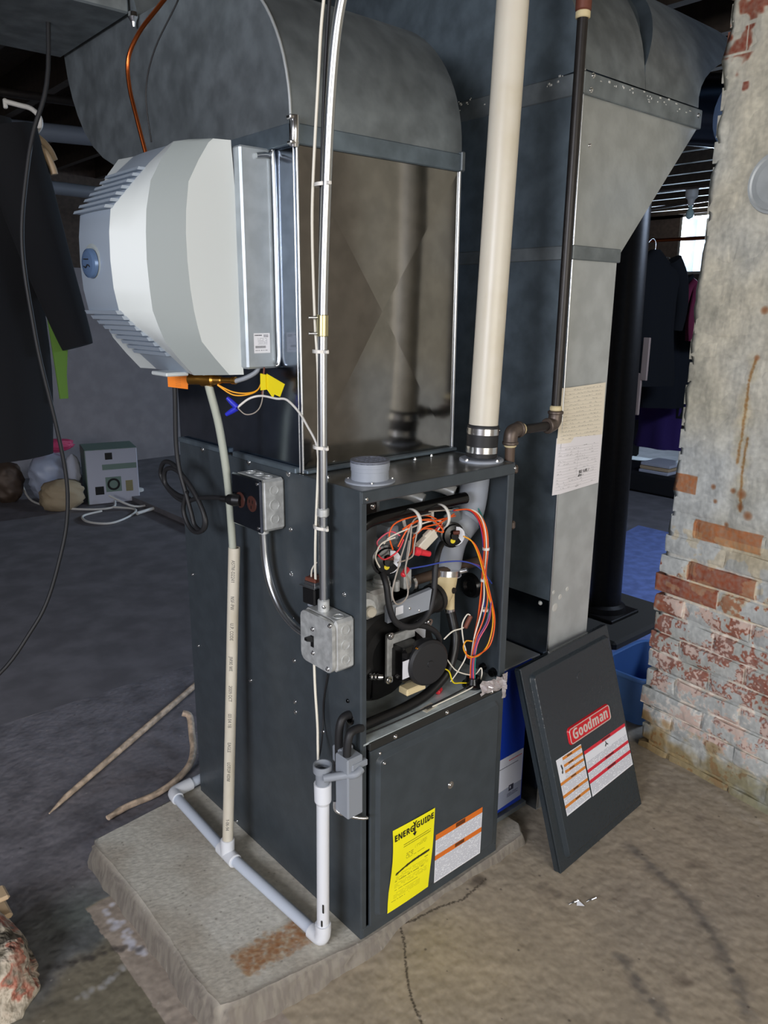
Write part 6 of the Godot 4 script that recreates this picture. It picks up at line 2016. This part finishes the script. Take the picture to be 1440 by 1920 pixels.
func build_left_background() -> void:
	# coats on a pipe rail
	var b := MB.new()
	b.cyl(V(-0.9, 1.985, -1.86), V(0.3, 2.02, -1.84), 0.014, 12)
	single("clothes_rail", b, M.black_iron, "dark pipe rail under the ceiling carrying the coats left of the furnace", "rail", V(-0.3, 1.98, -1.85), "", "")
	var co := thing("long_coat", "long black coat with a green lining hanging left of the humidifier", "garment", V(-0.07, 0.82, -1.8))
	var rows := []
	for j in 16:
		var t := j / 15.0
		var y := lerpf(1.93, 0.82, t)
		var xr := lerpf(0.02, 0.075, smoothstep(0.0, 0.35, t)) - 0.035 * smoothstep(0.6, 1.0, t) + 0.01 * sin(t * 9.0)
		var xl := -0.42
		var row := []
		for i in 24:
			var a := TAU * i / 24.0
			var f := 1.0 + 0.08 * sin(a * 5.0 + t * 2.0)
			row.append(V((xl + xr) * 0.5 + cos(a) * (xr - xl) * 0.5, y, -1.82 + sin(a) * 0.09 * f * (0.5 + 0.6 * t)))
		rows.append(row)
	b = MB.new()
	b.sheet(rows, V(-0.2, 1.4, -1.82), true)
	for i in 24:
		b.tri(V(-0.2, 1.95, -1.82), rows[0][i], rows[0][(i + 1) % 24], Vector3.UP)
		b.tri(V(-0.2, 0.82, -1.82), rows[15][i], rows[15][(i + 1) % 24], Vector3.DOWN)
	part(co, "body", b, M.cloth_black)
	b = MB.new()
	var p := b.spline([V(-0.02, 1.88, -1.78), V(0.02, 1.7, -1.76), V(0.06, 1.5, -1.74), V(0.1, 1.32, -1.72), V(0.125, 1.2, -1.7)], 5)
	var rad := PackedFloat32Array()
	for i in p.size():
		rad.append(lerpf(0.105, 0.05, float(i) / p.size()))
	b.sweep(p, rad, 14)
	part(co, "sleeve", b, M.cloth_black)
	b = MB.new()
	b.prism(PackedVector2Array([Vector2(0.045, 1.3), Vector2(0.115, 1.29), Vector2(0.09, 1.1), Vector2(0.088, 1.02), Vector2(0.06, 1.02)]), V(0, 0, -1.735), Vector3.RIGHT, Vector3.UP, V(0, 0, 1), -0.01, 0.0)
	part(co, "lining", b, M.cloth_green, "green lining")
	var c2 := thing("dark_coat", "dark coat crowded behind the long black coat on the rail", "garment", V(-0.55, 0.95, -1.95))
	rows = []
	for j in 12:
		var t := j / 11.0
		var row := []
		for i in 20:
			var a := TAU * i / 20.0
			row.append(V(-0.6 + cos(a) * 0.32 * (0.4 + 0.6 * smoothstep(0, 0.2, t)), lerpf(1.95, 0.95, t), -2.05 + sin(a) * 0.1 * (1.0 + 0.1 * sin(a * 5.0))))
		rows.append(row)
	b = MB.new()
	b.sheet(rows, V(-0.6, 1.4, -2.05), true)
	part(c2, "body", b, M.cloth_blue)
	# hangers showing above the coats
	for q in [["white plastic hanger with its hook turned right, topmost above the coats", M.hanger, 0.0, 0.0], ["tan wooden hanger just below the white hook, upper of two", M.hanger_tan, 0.012, 1.0], ["tan wooden hanger nearest the black coat shoulder, lower of two", M.hanger_tan, -0.01, 2.0]]:
		b = MB.new()
		if q[3] == 0.0:
			b.tube([V(-0.005, 1.975, -1.8), V(0.04, 1.968, -1.79), V(0.075, 1.962, -1.785), V(0.098, 1.94, -1.783), V(0.098, 1.912, -1.783), V(0.08, 1.89, -1.785), V(0.06, 1.885, -1.79)], 0.008, 10, 5)
			b.box(V(0.0, 1.968, -1.8), V(0.012, 0.03, 0.014), 0.003)
		elif q[3] == 1.0:
			b.tube([V(0.045, 1.885, -1.79), V(0.085, 1.875, -1.78), V(0.115, 1.845, -1.775), V(0.13, 1.81, -1.772)], 0.012, 10, 5)
		else:
			b.tube([V(0.05, 1.85, -1.75), V(0.085, 1.83, -1.74), V(0.105, 1.79, -1.735), V(0.112, 1.76, -1.732)], 0.012, 10, 5)
		single("coat_hanger", b, q[1], q[0], "hanger", V(0.06, 1.86, -1.78))
	# black cable hanging down
	b = MB.new()
	b.tube([V(-0.1, 2.2, -1.05), V(-0.141, 1.884, -1.0), V(-0.19, 1.74, -1.0), V(-0.214, 1.651, -1.0), V(-0.238, 1.53, -1.0), V(-0.244, 1.43, -1.0), V(-0.237, 1.3, -1.0), V(-0.228, 1.197, -1.0), V(-0.205, 1.03, -1.0), V(-0.193, 0.887, -1.0), V(-0.204, 0.77, -1.0), V(-0.235, 0.665, -1.0), V(-0.275, 0.565, -1.0), V(-0.323, 0.493, -1.0), V(-0.42, 0.39, -1.0), V(-0.6, 0.3, -1.0)], 0.0055, 8, 6)
	single("hanging_cable", b, M.black_rub, "black cable hanging in a long curve in front of the coats", "cable", V(-0.3, 0.3, -1.0))
	# carton with a printed picture
	var bx := thing("appliance_carton", "white printed appliance carton on the floor by the far wall", "box", V(1.3, -0.065, -4.5))
	var rot := Basis(V(0, 1, 0), -0.25)
	var xf := Transform3D(rot, V(1.32, -0.065, -4.55))
	b = MB.new()
	b.xf = xf
	b.box(V(0, 0.2, 0), V(0.36, 0.4, 0.3), 0.004)
	part(bx, "carton", b, M.carton)
	b = MB.new()
	b.xf = xf
	b.box(V(0, 0.401, 0), V(0.36, 0.004, 0.3)); b.box(V(-0.181, 0.2, 0), V(0.004, 0.4, 0.3))
	part(bx, "carton_side", b, M.carton_green)
	for q in [["print_band", V(0.05, 0.27, 0.151), V(0.24, 0.04, 0.002), M.carton_green], ["print_square", V(-0.02, 0.35, 0.151), V(0.05, 0.05, 0.002), M.black], ["print_picture", V(0.0, 0.14, 0.151), V(0.11, 0.11, 0.002), M.carton_green], ["print_picture", V(-0.1, 0.1, 0.151), V(0.06, 0.06, 0.002), M.black], ["print_picture", V(0.11, 0.12, 0.151), V(0.05, 0.08, 0.002), M.brass_pale]]:
		b = MB.new()
		b.xf = xf
		b.box(q[1], q[2])
		part(bx, q[0], b, q[3])
	b = MB.new()
	b.xf = xf
	b.lathe(V(0.0, 0.14, 0.152), V(0, 0, 1), [Vector2(0, 0.045), Vector2(0.002, 0.045), Vector2(0.002, 0.03), Vector2(0, 0.03)], 18, false, false)
	part(bx, "print_ring", b, M.black)
	# bags, basket and cords
	for q in [["plastic_bag", "crumpled pale blue plastic bag heaped in front of the carton", V(0.97, -0.065, -4.78), V(0.3, 0.36, 0.24), M.bag, 1.0, "bag"], ["white_bag", "white folded sheet draped over the bag beside the carton", V(1.06, 0.06, -4.58), V(0.1, 0.24, 0.06), M.carton, 2.0, "bag"], ["pink_bag", "pink plastic bag on top of the clutter by the far wall", V(1.0, 0.28, -4.85), V(0.34, 0.1, 0.16), M.pink, 3.0, "bag"], ["tan_basket", "tan basket of odds and ends under the plastic bag", V(0.92, -0.065, -4.45), V(0.3, 0.22, 0.2), M.tan, 4.0, "basket"], ["patterned_bundle", "dark patterned bundle under the coat hem by the far wall", V(0.7, -0.065, -4.95), V(0.22, 0.3, 0.2), M.rust_pipe, 5.0, "bundle"]]:
		b = MB.new()
		rows = []
		for j in 11:
			var t := j / 10.0
			var row := []
			for i in 22:
				var a := TAU * i / 22.0
				var rr := 0.5 * sqrt(maxf(1.0 - pow(absf(t * 1.9 - 0.9), 3.0), 0.02)) * (1.0 + 0.35 * nz.get_noise_3d(cos(a) * 130.0, t * 200.0, sin(a) * 130.0 + q[5] * 100.0))
				row.append(q[2] + V(cos(a) * rr * q[3].x, t * q[3].y, sin(a) * rr * q[3].z))
			rows.append(row)
		b.sheet(rows, q[2] + V(0, q[3].y * 0.5, 0), true)
		single(q[0], b, q[4], q[1], q[6], q[2])
	var cords := [[[V(0.82, 0.02, -5.0), V(0.82, -0.055, -4.8), V(0.9, -0.058, -4.5), V(1.05, -0.058, -4.3), V(1.2, -0.058, -4.25), V(1.28, -0.05, -4.4)], "white cord looping round the left of the basket"], [[V(1.1, -0.058, -4.2), V(0.95, -0.058, -4.15), V(0.92, -0.058, -3.98), V(1.02, -0.058, -3.85), V(1.2, -0.058, -3.95), V(1.3, -0.058, -4.1), V(1.2, -0.055, -4.25)], "white cord lying in an open loop nearest the furnace"], [[V(1.2, 0.02, -4.3), V(1.32, -0.05, -4.15), V(1.5, -0.058, -4.2), V(1.58, -0.058, -4.32), V(1.45, -0.058, -4.5), V(1.3, -0.05, -4.45)], "white cord tangled in front of the carton"]]
	for q in cords:
		b = MB.new()
		b.tube(q[0], 0.008, 8, 6)
		single("extension_cable", b, M.hanger, q[1], "cord", q[0][1], "white cords by the carton")
	b = MB.new()
	b.cyl(V(1.25, -0.05, -3.95), V(1.5, -0.05, -4.05), 0.012, 10)
	single("white_rod", b, M.hanger, "short white rod on the floor before the tangled cords", "rod", V(1.35, -0.065, -4.0))
	b = MB.new()
	b.lathe(V(1.5, -0.066, -4.52), V(0, 1, 0), [Vector2(0, 0.055), Vector2(0.05, 0.055), Vector2(0.055, 0.045)], 20)
	single("white_tub", b, M.hanger, "small round white tub in front of the carton corner", "tub", V(1.5, -0.066, -4.52))
	# pipes under the ceiling at the back
	b = MB.new()
	b.cyl(V(0.3, 2.08, -4.3), V(3.2, 2.02, -4.25), 0.04, 14)
	single("ceiling_pipe", b, M.gray_plastic, "pale horizontal pipe below the joists behind the coats", "pipe", V(1.5, 2.05, -4.3))
	b = MB.new()
	b.cyl(V(0.2, 2.3, -4.0), V(3.0, 2.35, -3.6), 0.05, 14)
	single("ceiling_pipe", b, M.gray_plastic, "upper of two dim pipes under the ceiling, by the duct corner", "pipe", V(1.5, 2.3, -4.0))
	# darker old masonry band on the far wall
	b = MB.new()
	b.box(V(1.0, 2.1, -5.69), V(4.0, 0.9, 0.02))
	struct("trim_1", b, M.old_brick, "band of old dark brick high on the far wall")
	# wooden pieces on the floor
	b = MB.new()
	var sp := PackedVector3Array([V(-0.34, -0.058, -0.978), V(-0.28, -0.055, -1.02), V(0.0, -0.052, -1.19), V(0.5, -0.05, -1.495)])
	b.sweep(sp, PackedFloat32Array([0.002, 0.0085, 0.011, 0.011]), 8)
	single("wooden_stick", b, M.wood, "thin straight wooden stick on the dark floor, sharpened at its near end", "stick", V(0.0, -0.065, -1.2))
	b = MB.new()
	sp = b.spline([V(-0.225, -0.052, -0.842), V(-0.16, -0.054, -0.86), V(-0.08, -0.05, -0.855), V(-0.01, -0.045, -0.87), V(0.06, -0.04, -0.91), V(0.11, -0.035, -0.975), V(0.14, -0.02, -1.04), V(0.165, 0.01, -1.1), V(0.15, 0.02, -1.12)], 5)
	rad = PackedFloat32Array()
	for i in sp.size():
		rad.append(0.011 if i > 2 else 0.009)
	b.sweep(sp, rad, 10, true, 0.8)
	single("wooden_hanger", b, M.wood, "curved wooden hanger arm lying on the floor behind the concrete pad", "hanger", V(-0.05, -0.065, -0.9))
	# broken masonry at the lower left
	var mp := thing("masonry_stub", "broken pale plastered brick stub at the bottom left corner", "masonry", V(-0.75, -0.07, -0.5))
	b = MB.new()
	rows = []
	for j in 12:
		var t := j / 11.0
		var row := []
		for i in 40:
			var a := TAU * i / 40.0
			var bx2 := pow(absf(cos(a)), 0.5) * signf(cos(a))
			var bz := pow(absf(sin(a)), 0.5) * signf(sin(a))
			var k: float = [1.08, 1.03, 1.0, 0.99, 0.97, 0.95, 0.93, 0.9, 0.84, 0.7, 0.4, 0.05][j]
			var y: float = [-0.08, -0.06, -0.045, -0.03, -0.012, 0.0, 0.01, 0.022, 0.032, 0.038, 0.04, 0.042][j]
			var pp := V(-0.77 + bx2 * 0.22 * k, y, -0.52 + bz * 0.155 * k)
			pp += V(nz.get_noise_3d(pp.x * 500.0, pp.y * 500.0, pp.z * 500.0), nz.get_noise_3d(pp.z * 500.0, pp.x * 500.0, pp.y * 500.0), nz.get_noise_3d(pp.y * 500.0, pp.z * 500.0, pp.x * 500.0)) * 0.03
			row.append(pp)
		rows.append(row)
	b.sheet(rows, V(-0.77, -0.1, -0.52), true)
	part(mp, "plaster", b, M.rubble)
	b = MB.new()
	for q in [[V(-0.575, 0.0, -0.62), V(0.05, 0.014, 0.1)], [V(-0.58, 0.045, -0.6), V(0.06, 0.012, 0.05)]]:
		b.box(q[0], q[1], 0.005)
	part(mp, "plaster_flake", b, M.hanger_tan)

func build_right_background() -> void:
	# steel column on its footing
	var c := thing("steel_column", "black round steel column standing on a dark footing behind the return duct", "column", V(2.05, -0.03, -0.74))
	cyl_part(c, "shaft", V(2.05, 0.035, -0.74), V(2.0, 2.36, -0.74), 0.07, M.black_iron, 28)
	var b := MB.new()
	b.box(V(2.05, 0.01, -0.74), V(0.22, 0.02, 0.22), 0.004)
	b.lathe(V(2.05, 0.015, -0.74), Vector3.UP, [Vector2(0, 0.095), Vector2(0.03, 0.09), Vector2(0.04, 0.072)], 24)
	part(c, "base_plate", b, M.black_iron)
	b = MB.new()
	b.box(V(2.06, -0.03, -0.76), V(0.55, 0.07, 0.5), 0.012)
	part(c, "footing", b, M.earth)
	# a second dark pipe column further back
	b = MB.new()
	b.cyl(V(2.75, -0.04, -1.35), V(2.7, 2.36, -1.35), 0.06, 22)
	single("dark_column", b, M.black_iron, "second dark column just left of the black steel column", "column", V(2.75, -0.04, -1.35))
	# blue bin
	var n := thing("blue_bin", "open blue plastic bin behind the leaning door by the brick wall", "bin", V(1.44, -0.03, -0.18))
	b = MB.new()
	var fl := []
	for set_ in [[[-0.028, 0.12, 0.075], [0.145, 0.15, 0.095]], [[0.143, 0.152, 0.097], [0.145, 0.164, 0.109], [0.158, 0.165, 0.11], [0.162, 0.158, 0.103], [0.158, 0.148, 0.093]], [[0.158, 0.147, 0.092], [-0.02, 0.117, 0.072]]]:
		var rows := []
		for l in set_:
			var row := []
			for i in 56:
				var a := TAU * i / 56.0
				var k := 1.0 / pow(pow(absf(cos(a)), 6.0) + pow(absf(sin(a)), 6.0), 1.0 / 6.0)
				row.append(V(1.44 + cos(a) * k * l[1], l[0], -0.18 + sin(a) * k * l[2]))
			rows.append(row)
		b.sheet(rows, V(1.44, 0.07, -0.18), true)
		fl = rows[-1]
	for i in 56:
		b.tri(V(1.44, -0.02, -0.18), fl[i], fl[(i + 1) % 56], Vector3.UP)
	part(n, "tub", b, M.bin)
	for q in [["dark_lump", "dark rag lying in the blue bin, the larger", V(1.42, -0.01, -0.2), 0.06], ["dark_lump", "small dark lump in the blue bin nearest the wall", V(1.36, 0.0, -0.15), 0.045]]:
		b = MB.new()
		var rows := []
		for j in 7:
			var t := j / 6.0
			var row := []
			for i in 14:
				var a := TAU * i / 14.0
				row.append(q[2] + V(cos(a), 0, sin(a)) * q[3] * (sin(t * PI * 0.97 + 0.04)) * (1.0 + 0.4 * nz.get_noise_2d(a * 60.0, t * 200.0)) + V(0, t * q[3] * 1.3, 0))
			rows.append(row)
		b.sheet(rows, q[2] + V(0, q[3] * 0.6, 0), true)
		single(q[0], b, M.black_rub, q[1], "rag", q[2])
	# round metal cover on the brick wall
	var dsc := thing("flue_cover", "round galvanized flue cover on the painted brick wall", "cover", V(1.2, 1.645, 0.17))
	b = MB.new()
	b.lathe(V(1.202, 1.645, 0.17), V(-0.994, 0, -0.11), [Vector2(0, 0.075), Vector2(0.008, 0.075), Vector2(0.012, 0.073), Vector2(0.012, 0.068), Vector2(0.009, 0.064), Vector2(0.011, 0.05), Vector2(0.013, 0.0)], 40)
	part(dsc, "plate", b, M.galv_light)
	# clothes at the far end, below the window
	b = MB.new()
	b.cyl(V(4.6, 1.84, -2.6), V(4.75, 1.84, -1.2), 0.013, 12)
	single("clothes_rail", b, M.copper, "copper coloured rail holding the clothes at the far end", "rail", V(4.65, 1.83, -2.0))
	var gp := "clothes hanging below the far window"
	garment("black_jacket", "long black jacket on the far rail, nearest the black column", V(4.35, 0.8, -2.0), 0.4, 0.95, 0.16, M.cloth_black, PI * 0.5 + 0.9, 1.0, gp)
	garment("dark_dress", "dark blue dress with orange and red patches on the far rail", V(4.75, 0.6, -2.1), 0.36, 1.05, 0.16, M.cloth_blue, PI * 0.5 + 0.6, 2.3, gp, [["orange_patch", V(0.03, 0.42, 0.11), V(0.05, 0.2, 0.01), M.cloth_orange], ["red_stripe", V(0.1, 0.13, 0.11), V(0.05, 0.28, 0.01), M.cloth_red]])
	garment("wine_top", "wine red top on the far rail, close to the brick wall", V(4.7, 1.12, -1.78), 0.2, 0.46, 0.12, M.cloth_wine, PI * 0.5 + 0.9, 3.1, gp)
	garment("black_skirt", "long black garment hung behind the wine red top, hem near the floor", V(5.1, 0.5, -1.95), 0.44, 1.0, 0.16, M.cloth_black, PI * 0.5 + 0.6, 4.0, gp)
	b = MB.new()
	for q in [[0.85, 1.15, -2.03], [0.6, 0.9, -2.07]]:
		b.box(V(4.2, (q[0] + q[1]) * 0.5, q[2] + 0.12), V(0.02, q[1] - q[0], 0.05), 0.004)
	single("beige_scarf", b, M.cloth_beige, "narrow beige scarf hanging right beside the black column", "garment", V(4.2, 0.6, -1.93), gp)
	garment("purple_skirt", "deep purple cloth hanging lowest under the far clothes", V(5.0, 0.24, -2.2), 0.4, 0.5, 0.18, M.cloth_purple, PI * 0.5, 6.0, gp)
	# things on the floor there
	b = MB.new()
	b.box(V(4.75, 0.05, -2.05), V(0.6, 0.16, 0.8), 0.02)
	single("dark_chest", b, M.black_rub, "low dark chest on the floor under the far clothes", "chest", V(4.75, -0.03, -2.05))
	for k in 3:
		b = MB.new()
		b.box(V(4.62, 0.142 + k * 0.026, -1.92), V(0.3 - k * 0.02, 0.022, 0.24), 0.002)
		single("folded_paper", b, M.carton if k != 1 else M.hanger_tan, ["lowest white magazine of the pile on the dark chest", "middle pinkish magazine of the pile on the dark chest", "topmost white magazine of the pile on the dark chest"][k], "magazine", V(4.62, 0.131 + k * 0.026, -1.92), "magazines on the dark chest")
	b = MB.new()
	b.box(V(5.6, 0.5, -3.1), V(0.5, 1.06, 0.5), 0.02)
	single("storage_cabinet", b, M.black_rub, "dark tall cabinet in the shadows left of the columns", "cabinet", V(5.6, -0.03, -3.1))
	b = MB.new()
	b.box(V(5.3, 1.1, -2.9), V(0.2, 0.14, 0.2), 0.004)
	single("blue_carton", b, M.bin, "small blue carton in the shadows left of the columns", "box", V(5.3, 1.03, -2.9))
	# bulb
	var lb := thing("ceiling_bulb", "unlit clear bulb in a porcelain holder under the far joists", "bulb", V(5.5, 2.2, -2.39))
	b = MB.new()
	b.lathe(V(5.5, 2.17, -2.39), V(0, -1, 0), [Vector2(0, 0.014), Vector2(0.02, 0.016), Vector2(0.045, 0.03), Vector2(0.07, 0.033), Vector2(0.09, 0.026), Vector2(0.1, 0.012), Vector2(0.103, 0.0)], 20)
	part(lb, "glass", b, M.bulb)
	b = MB.new()
	b.lathe(V(5.5, 2.3, -2.39), V(0, -1, 0), [Vector2(0, 0.05), Vector2(0.06, 0.05), Vector2(0.08, 0.03), Vector2(0.13, 0.02)], 20)
	part(lb, "holder", b, M.hanger)
	for q in [[V(5.2, 2.28, -3.0), V(5.5, 2.3, -1.6)], [V(5.9, 2.22, -3.2), V(5.6, 2.25, -1.6)]]:
		b = MB.new()
		b.cyl(q[0], q[1], 0.012, 10)
		single("water_pipe", b, M.iron, "thin pale pipe under the joists near the bulb, %s" % ("nearer one" if q[0].x < 5.5 else "farther one"), "pipe", q[0])
	# metal scraps on the front floor
	for q in [[V(0.472, -0.03, 0.221), "bent metal scrap with a white paper corner on the front floor", 0.0], [V(0.511, -0.03, 0.243), "small twisted metal clip on the front floor, right of the scrap", 1.0]]:
		var sc := thing("metal_scrap", q[1], "scrap", q[0])
		b = MB.new()
		var o: Vector3 = q[0]
		b.prism(PackedVector2Array([Vector2(0, 0), Vector2(0.012, 0.002), Vector2(0.016, 0.012), Vector2(0.006, 0.008)]), o + V(-0.008, 0.004, 0.0), V(0.8, 0.3, 0.5).normalized(), V(-0.3, 0.8, 0.5).normalized(), V(0, 0.5, -0.8).normalized(), 0.0, 0.0012)
		b.tube([o + V(-0.012, 0.003, -0.004), o + V(0.0, 0.008, 0.002), o + V(0.012, 0.003, 0.004)], 0.0016, 6, 4)
		part(sc, "clip", b, M.conduit)
		if q[2] == 0.0:
			b = MB.new()
			b.prism(PackedVector2Array([Vector2(0, 0), Vector2(0.018, 0.0), Vector2(0.004, 0.016)]), o + V(0.0, 0.0025, 0.01), V(0.7, 0, 0.7).normalized(), V(0.6, 0.3, -0.7).normalized(), V(0, 1, 0), 0.0, 0.0006)
			part(sc, "paper_corner", b, M.white_label)

func _ready() -> void:
	setup_view()
	rng.seed = 11
	nz.noise_type = FastNoiseLite.TYPE_SIMPLEX_SMOOTH
	nz.frequency = 0.02
	nz.fractal_octaves = 3
	nz.seed = 5
	font_bold = SystemFont.new()
	font_bold.font_names = PackedStringArray(["Droid Sans"])
	font_bold.font_weight = 700
	font_plain = SystemFont.new()
	font_plain.font_names = PackedStringArray(["Droid Sans"])
	make_materials()
	extra_materials()
	build_setting()
	build_ducts()
	build_furnace()
	build_filter_cabinet()
	build_humidifier()
	build_leaning_door()
	build_pipes()
	build_electrical()
	build_left_background()
	build_right_background()

func extra_materials() -> void:
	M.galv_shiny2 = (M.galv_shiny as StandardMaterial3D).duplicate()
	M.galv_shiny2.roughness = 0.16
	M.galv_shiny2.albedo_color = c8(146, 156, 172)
	M.galv_flare = (M.galv_light as StandardMaterial3D).duplicate()
	M.galv_flare.roughness = 0.42
	M.galv_flare.metallic = 0.75
	M.galv_flare.normal_enabled = true
	M.galv_flare.normal_texture = normal_tex(0.03, 3.0, 55, 512, FastNoiseLite.TYPE_SIMPLEX_SMOOTH, 4)
	M.galv_flare.normal_scale = 0.2
	M.galv_elbow = (M.galv as StandardMaterial3D).duplicate()
	M.galv_blue = mat(c8(92, 104, 124), 0.25, 1.0)
	M.blue_daylit_floor = tri_map(mat(c8(128, 146, 206), 0.5), 2.0)  # concrete tinted blue in place of daylight falling on it
	M.blue_daylit_floor.albedo_texture = M.galv.albedo_texture
	M.rust_dark = mat(c8(70, 40, 34), 0.4)
	M.brass_pale = mat(c8(206, 196, 150), 0.3, 0.9)
	M.deck = tri_map(mat(c8(206, 216, 216), 0.42, 0.25), 3.0)
	M.deck.albedo_texture = M.galv.albedo_texture
	M.top_sheet = tri_map(mat(c8(120, 120, 116), 0.3, 0.5), 3.0)
	M.top_sheet.albedo_texture = M.galv.albedo_texture
	M.top_sheet.roughness_texture = M.galv.roughness_texture
	M.grille = mat(c8(104, 108, 120), 0.5)
	M.earth = tri_map(mat(c8(64, 60, 54), 0.9), 4.0)
	M.rubble = tri_map(mat(c8(255, 255, 255), 0.95), 3.5)
	M.rubble.albedo_texture = noise_tex(0.012, [[0.25, c8(120, 112, 96)], [0.45, c8(196, 184, 164)], [0.6, c8(206, 190, 170)], [0.72, c8(180, 110, 90)], [0.9, c8(150, 140, 124)]], 66, 256)
	M.rubble.normal_enabled = true
	M.rubble.normal_texture = normal_tex(0.03, 8.0, 67, 256, FastNoiseLite.TYPE_SIMPLEX_SMOOTH, 4)
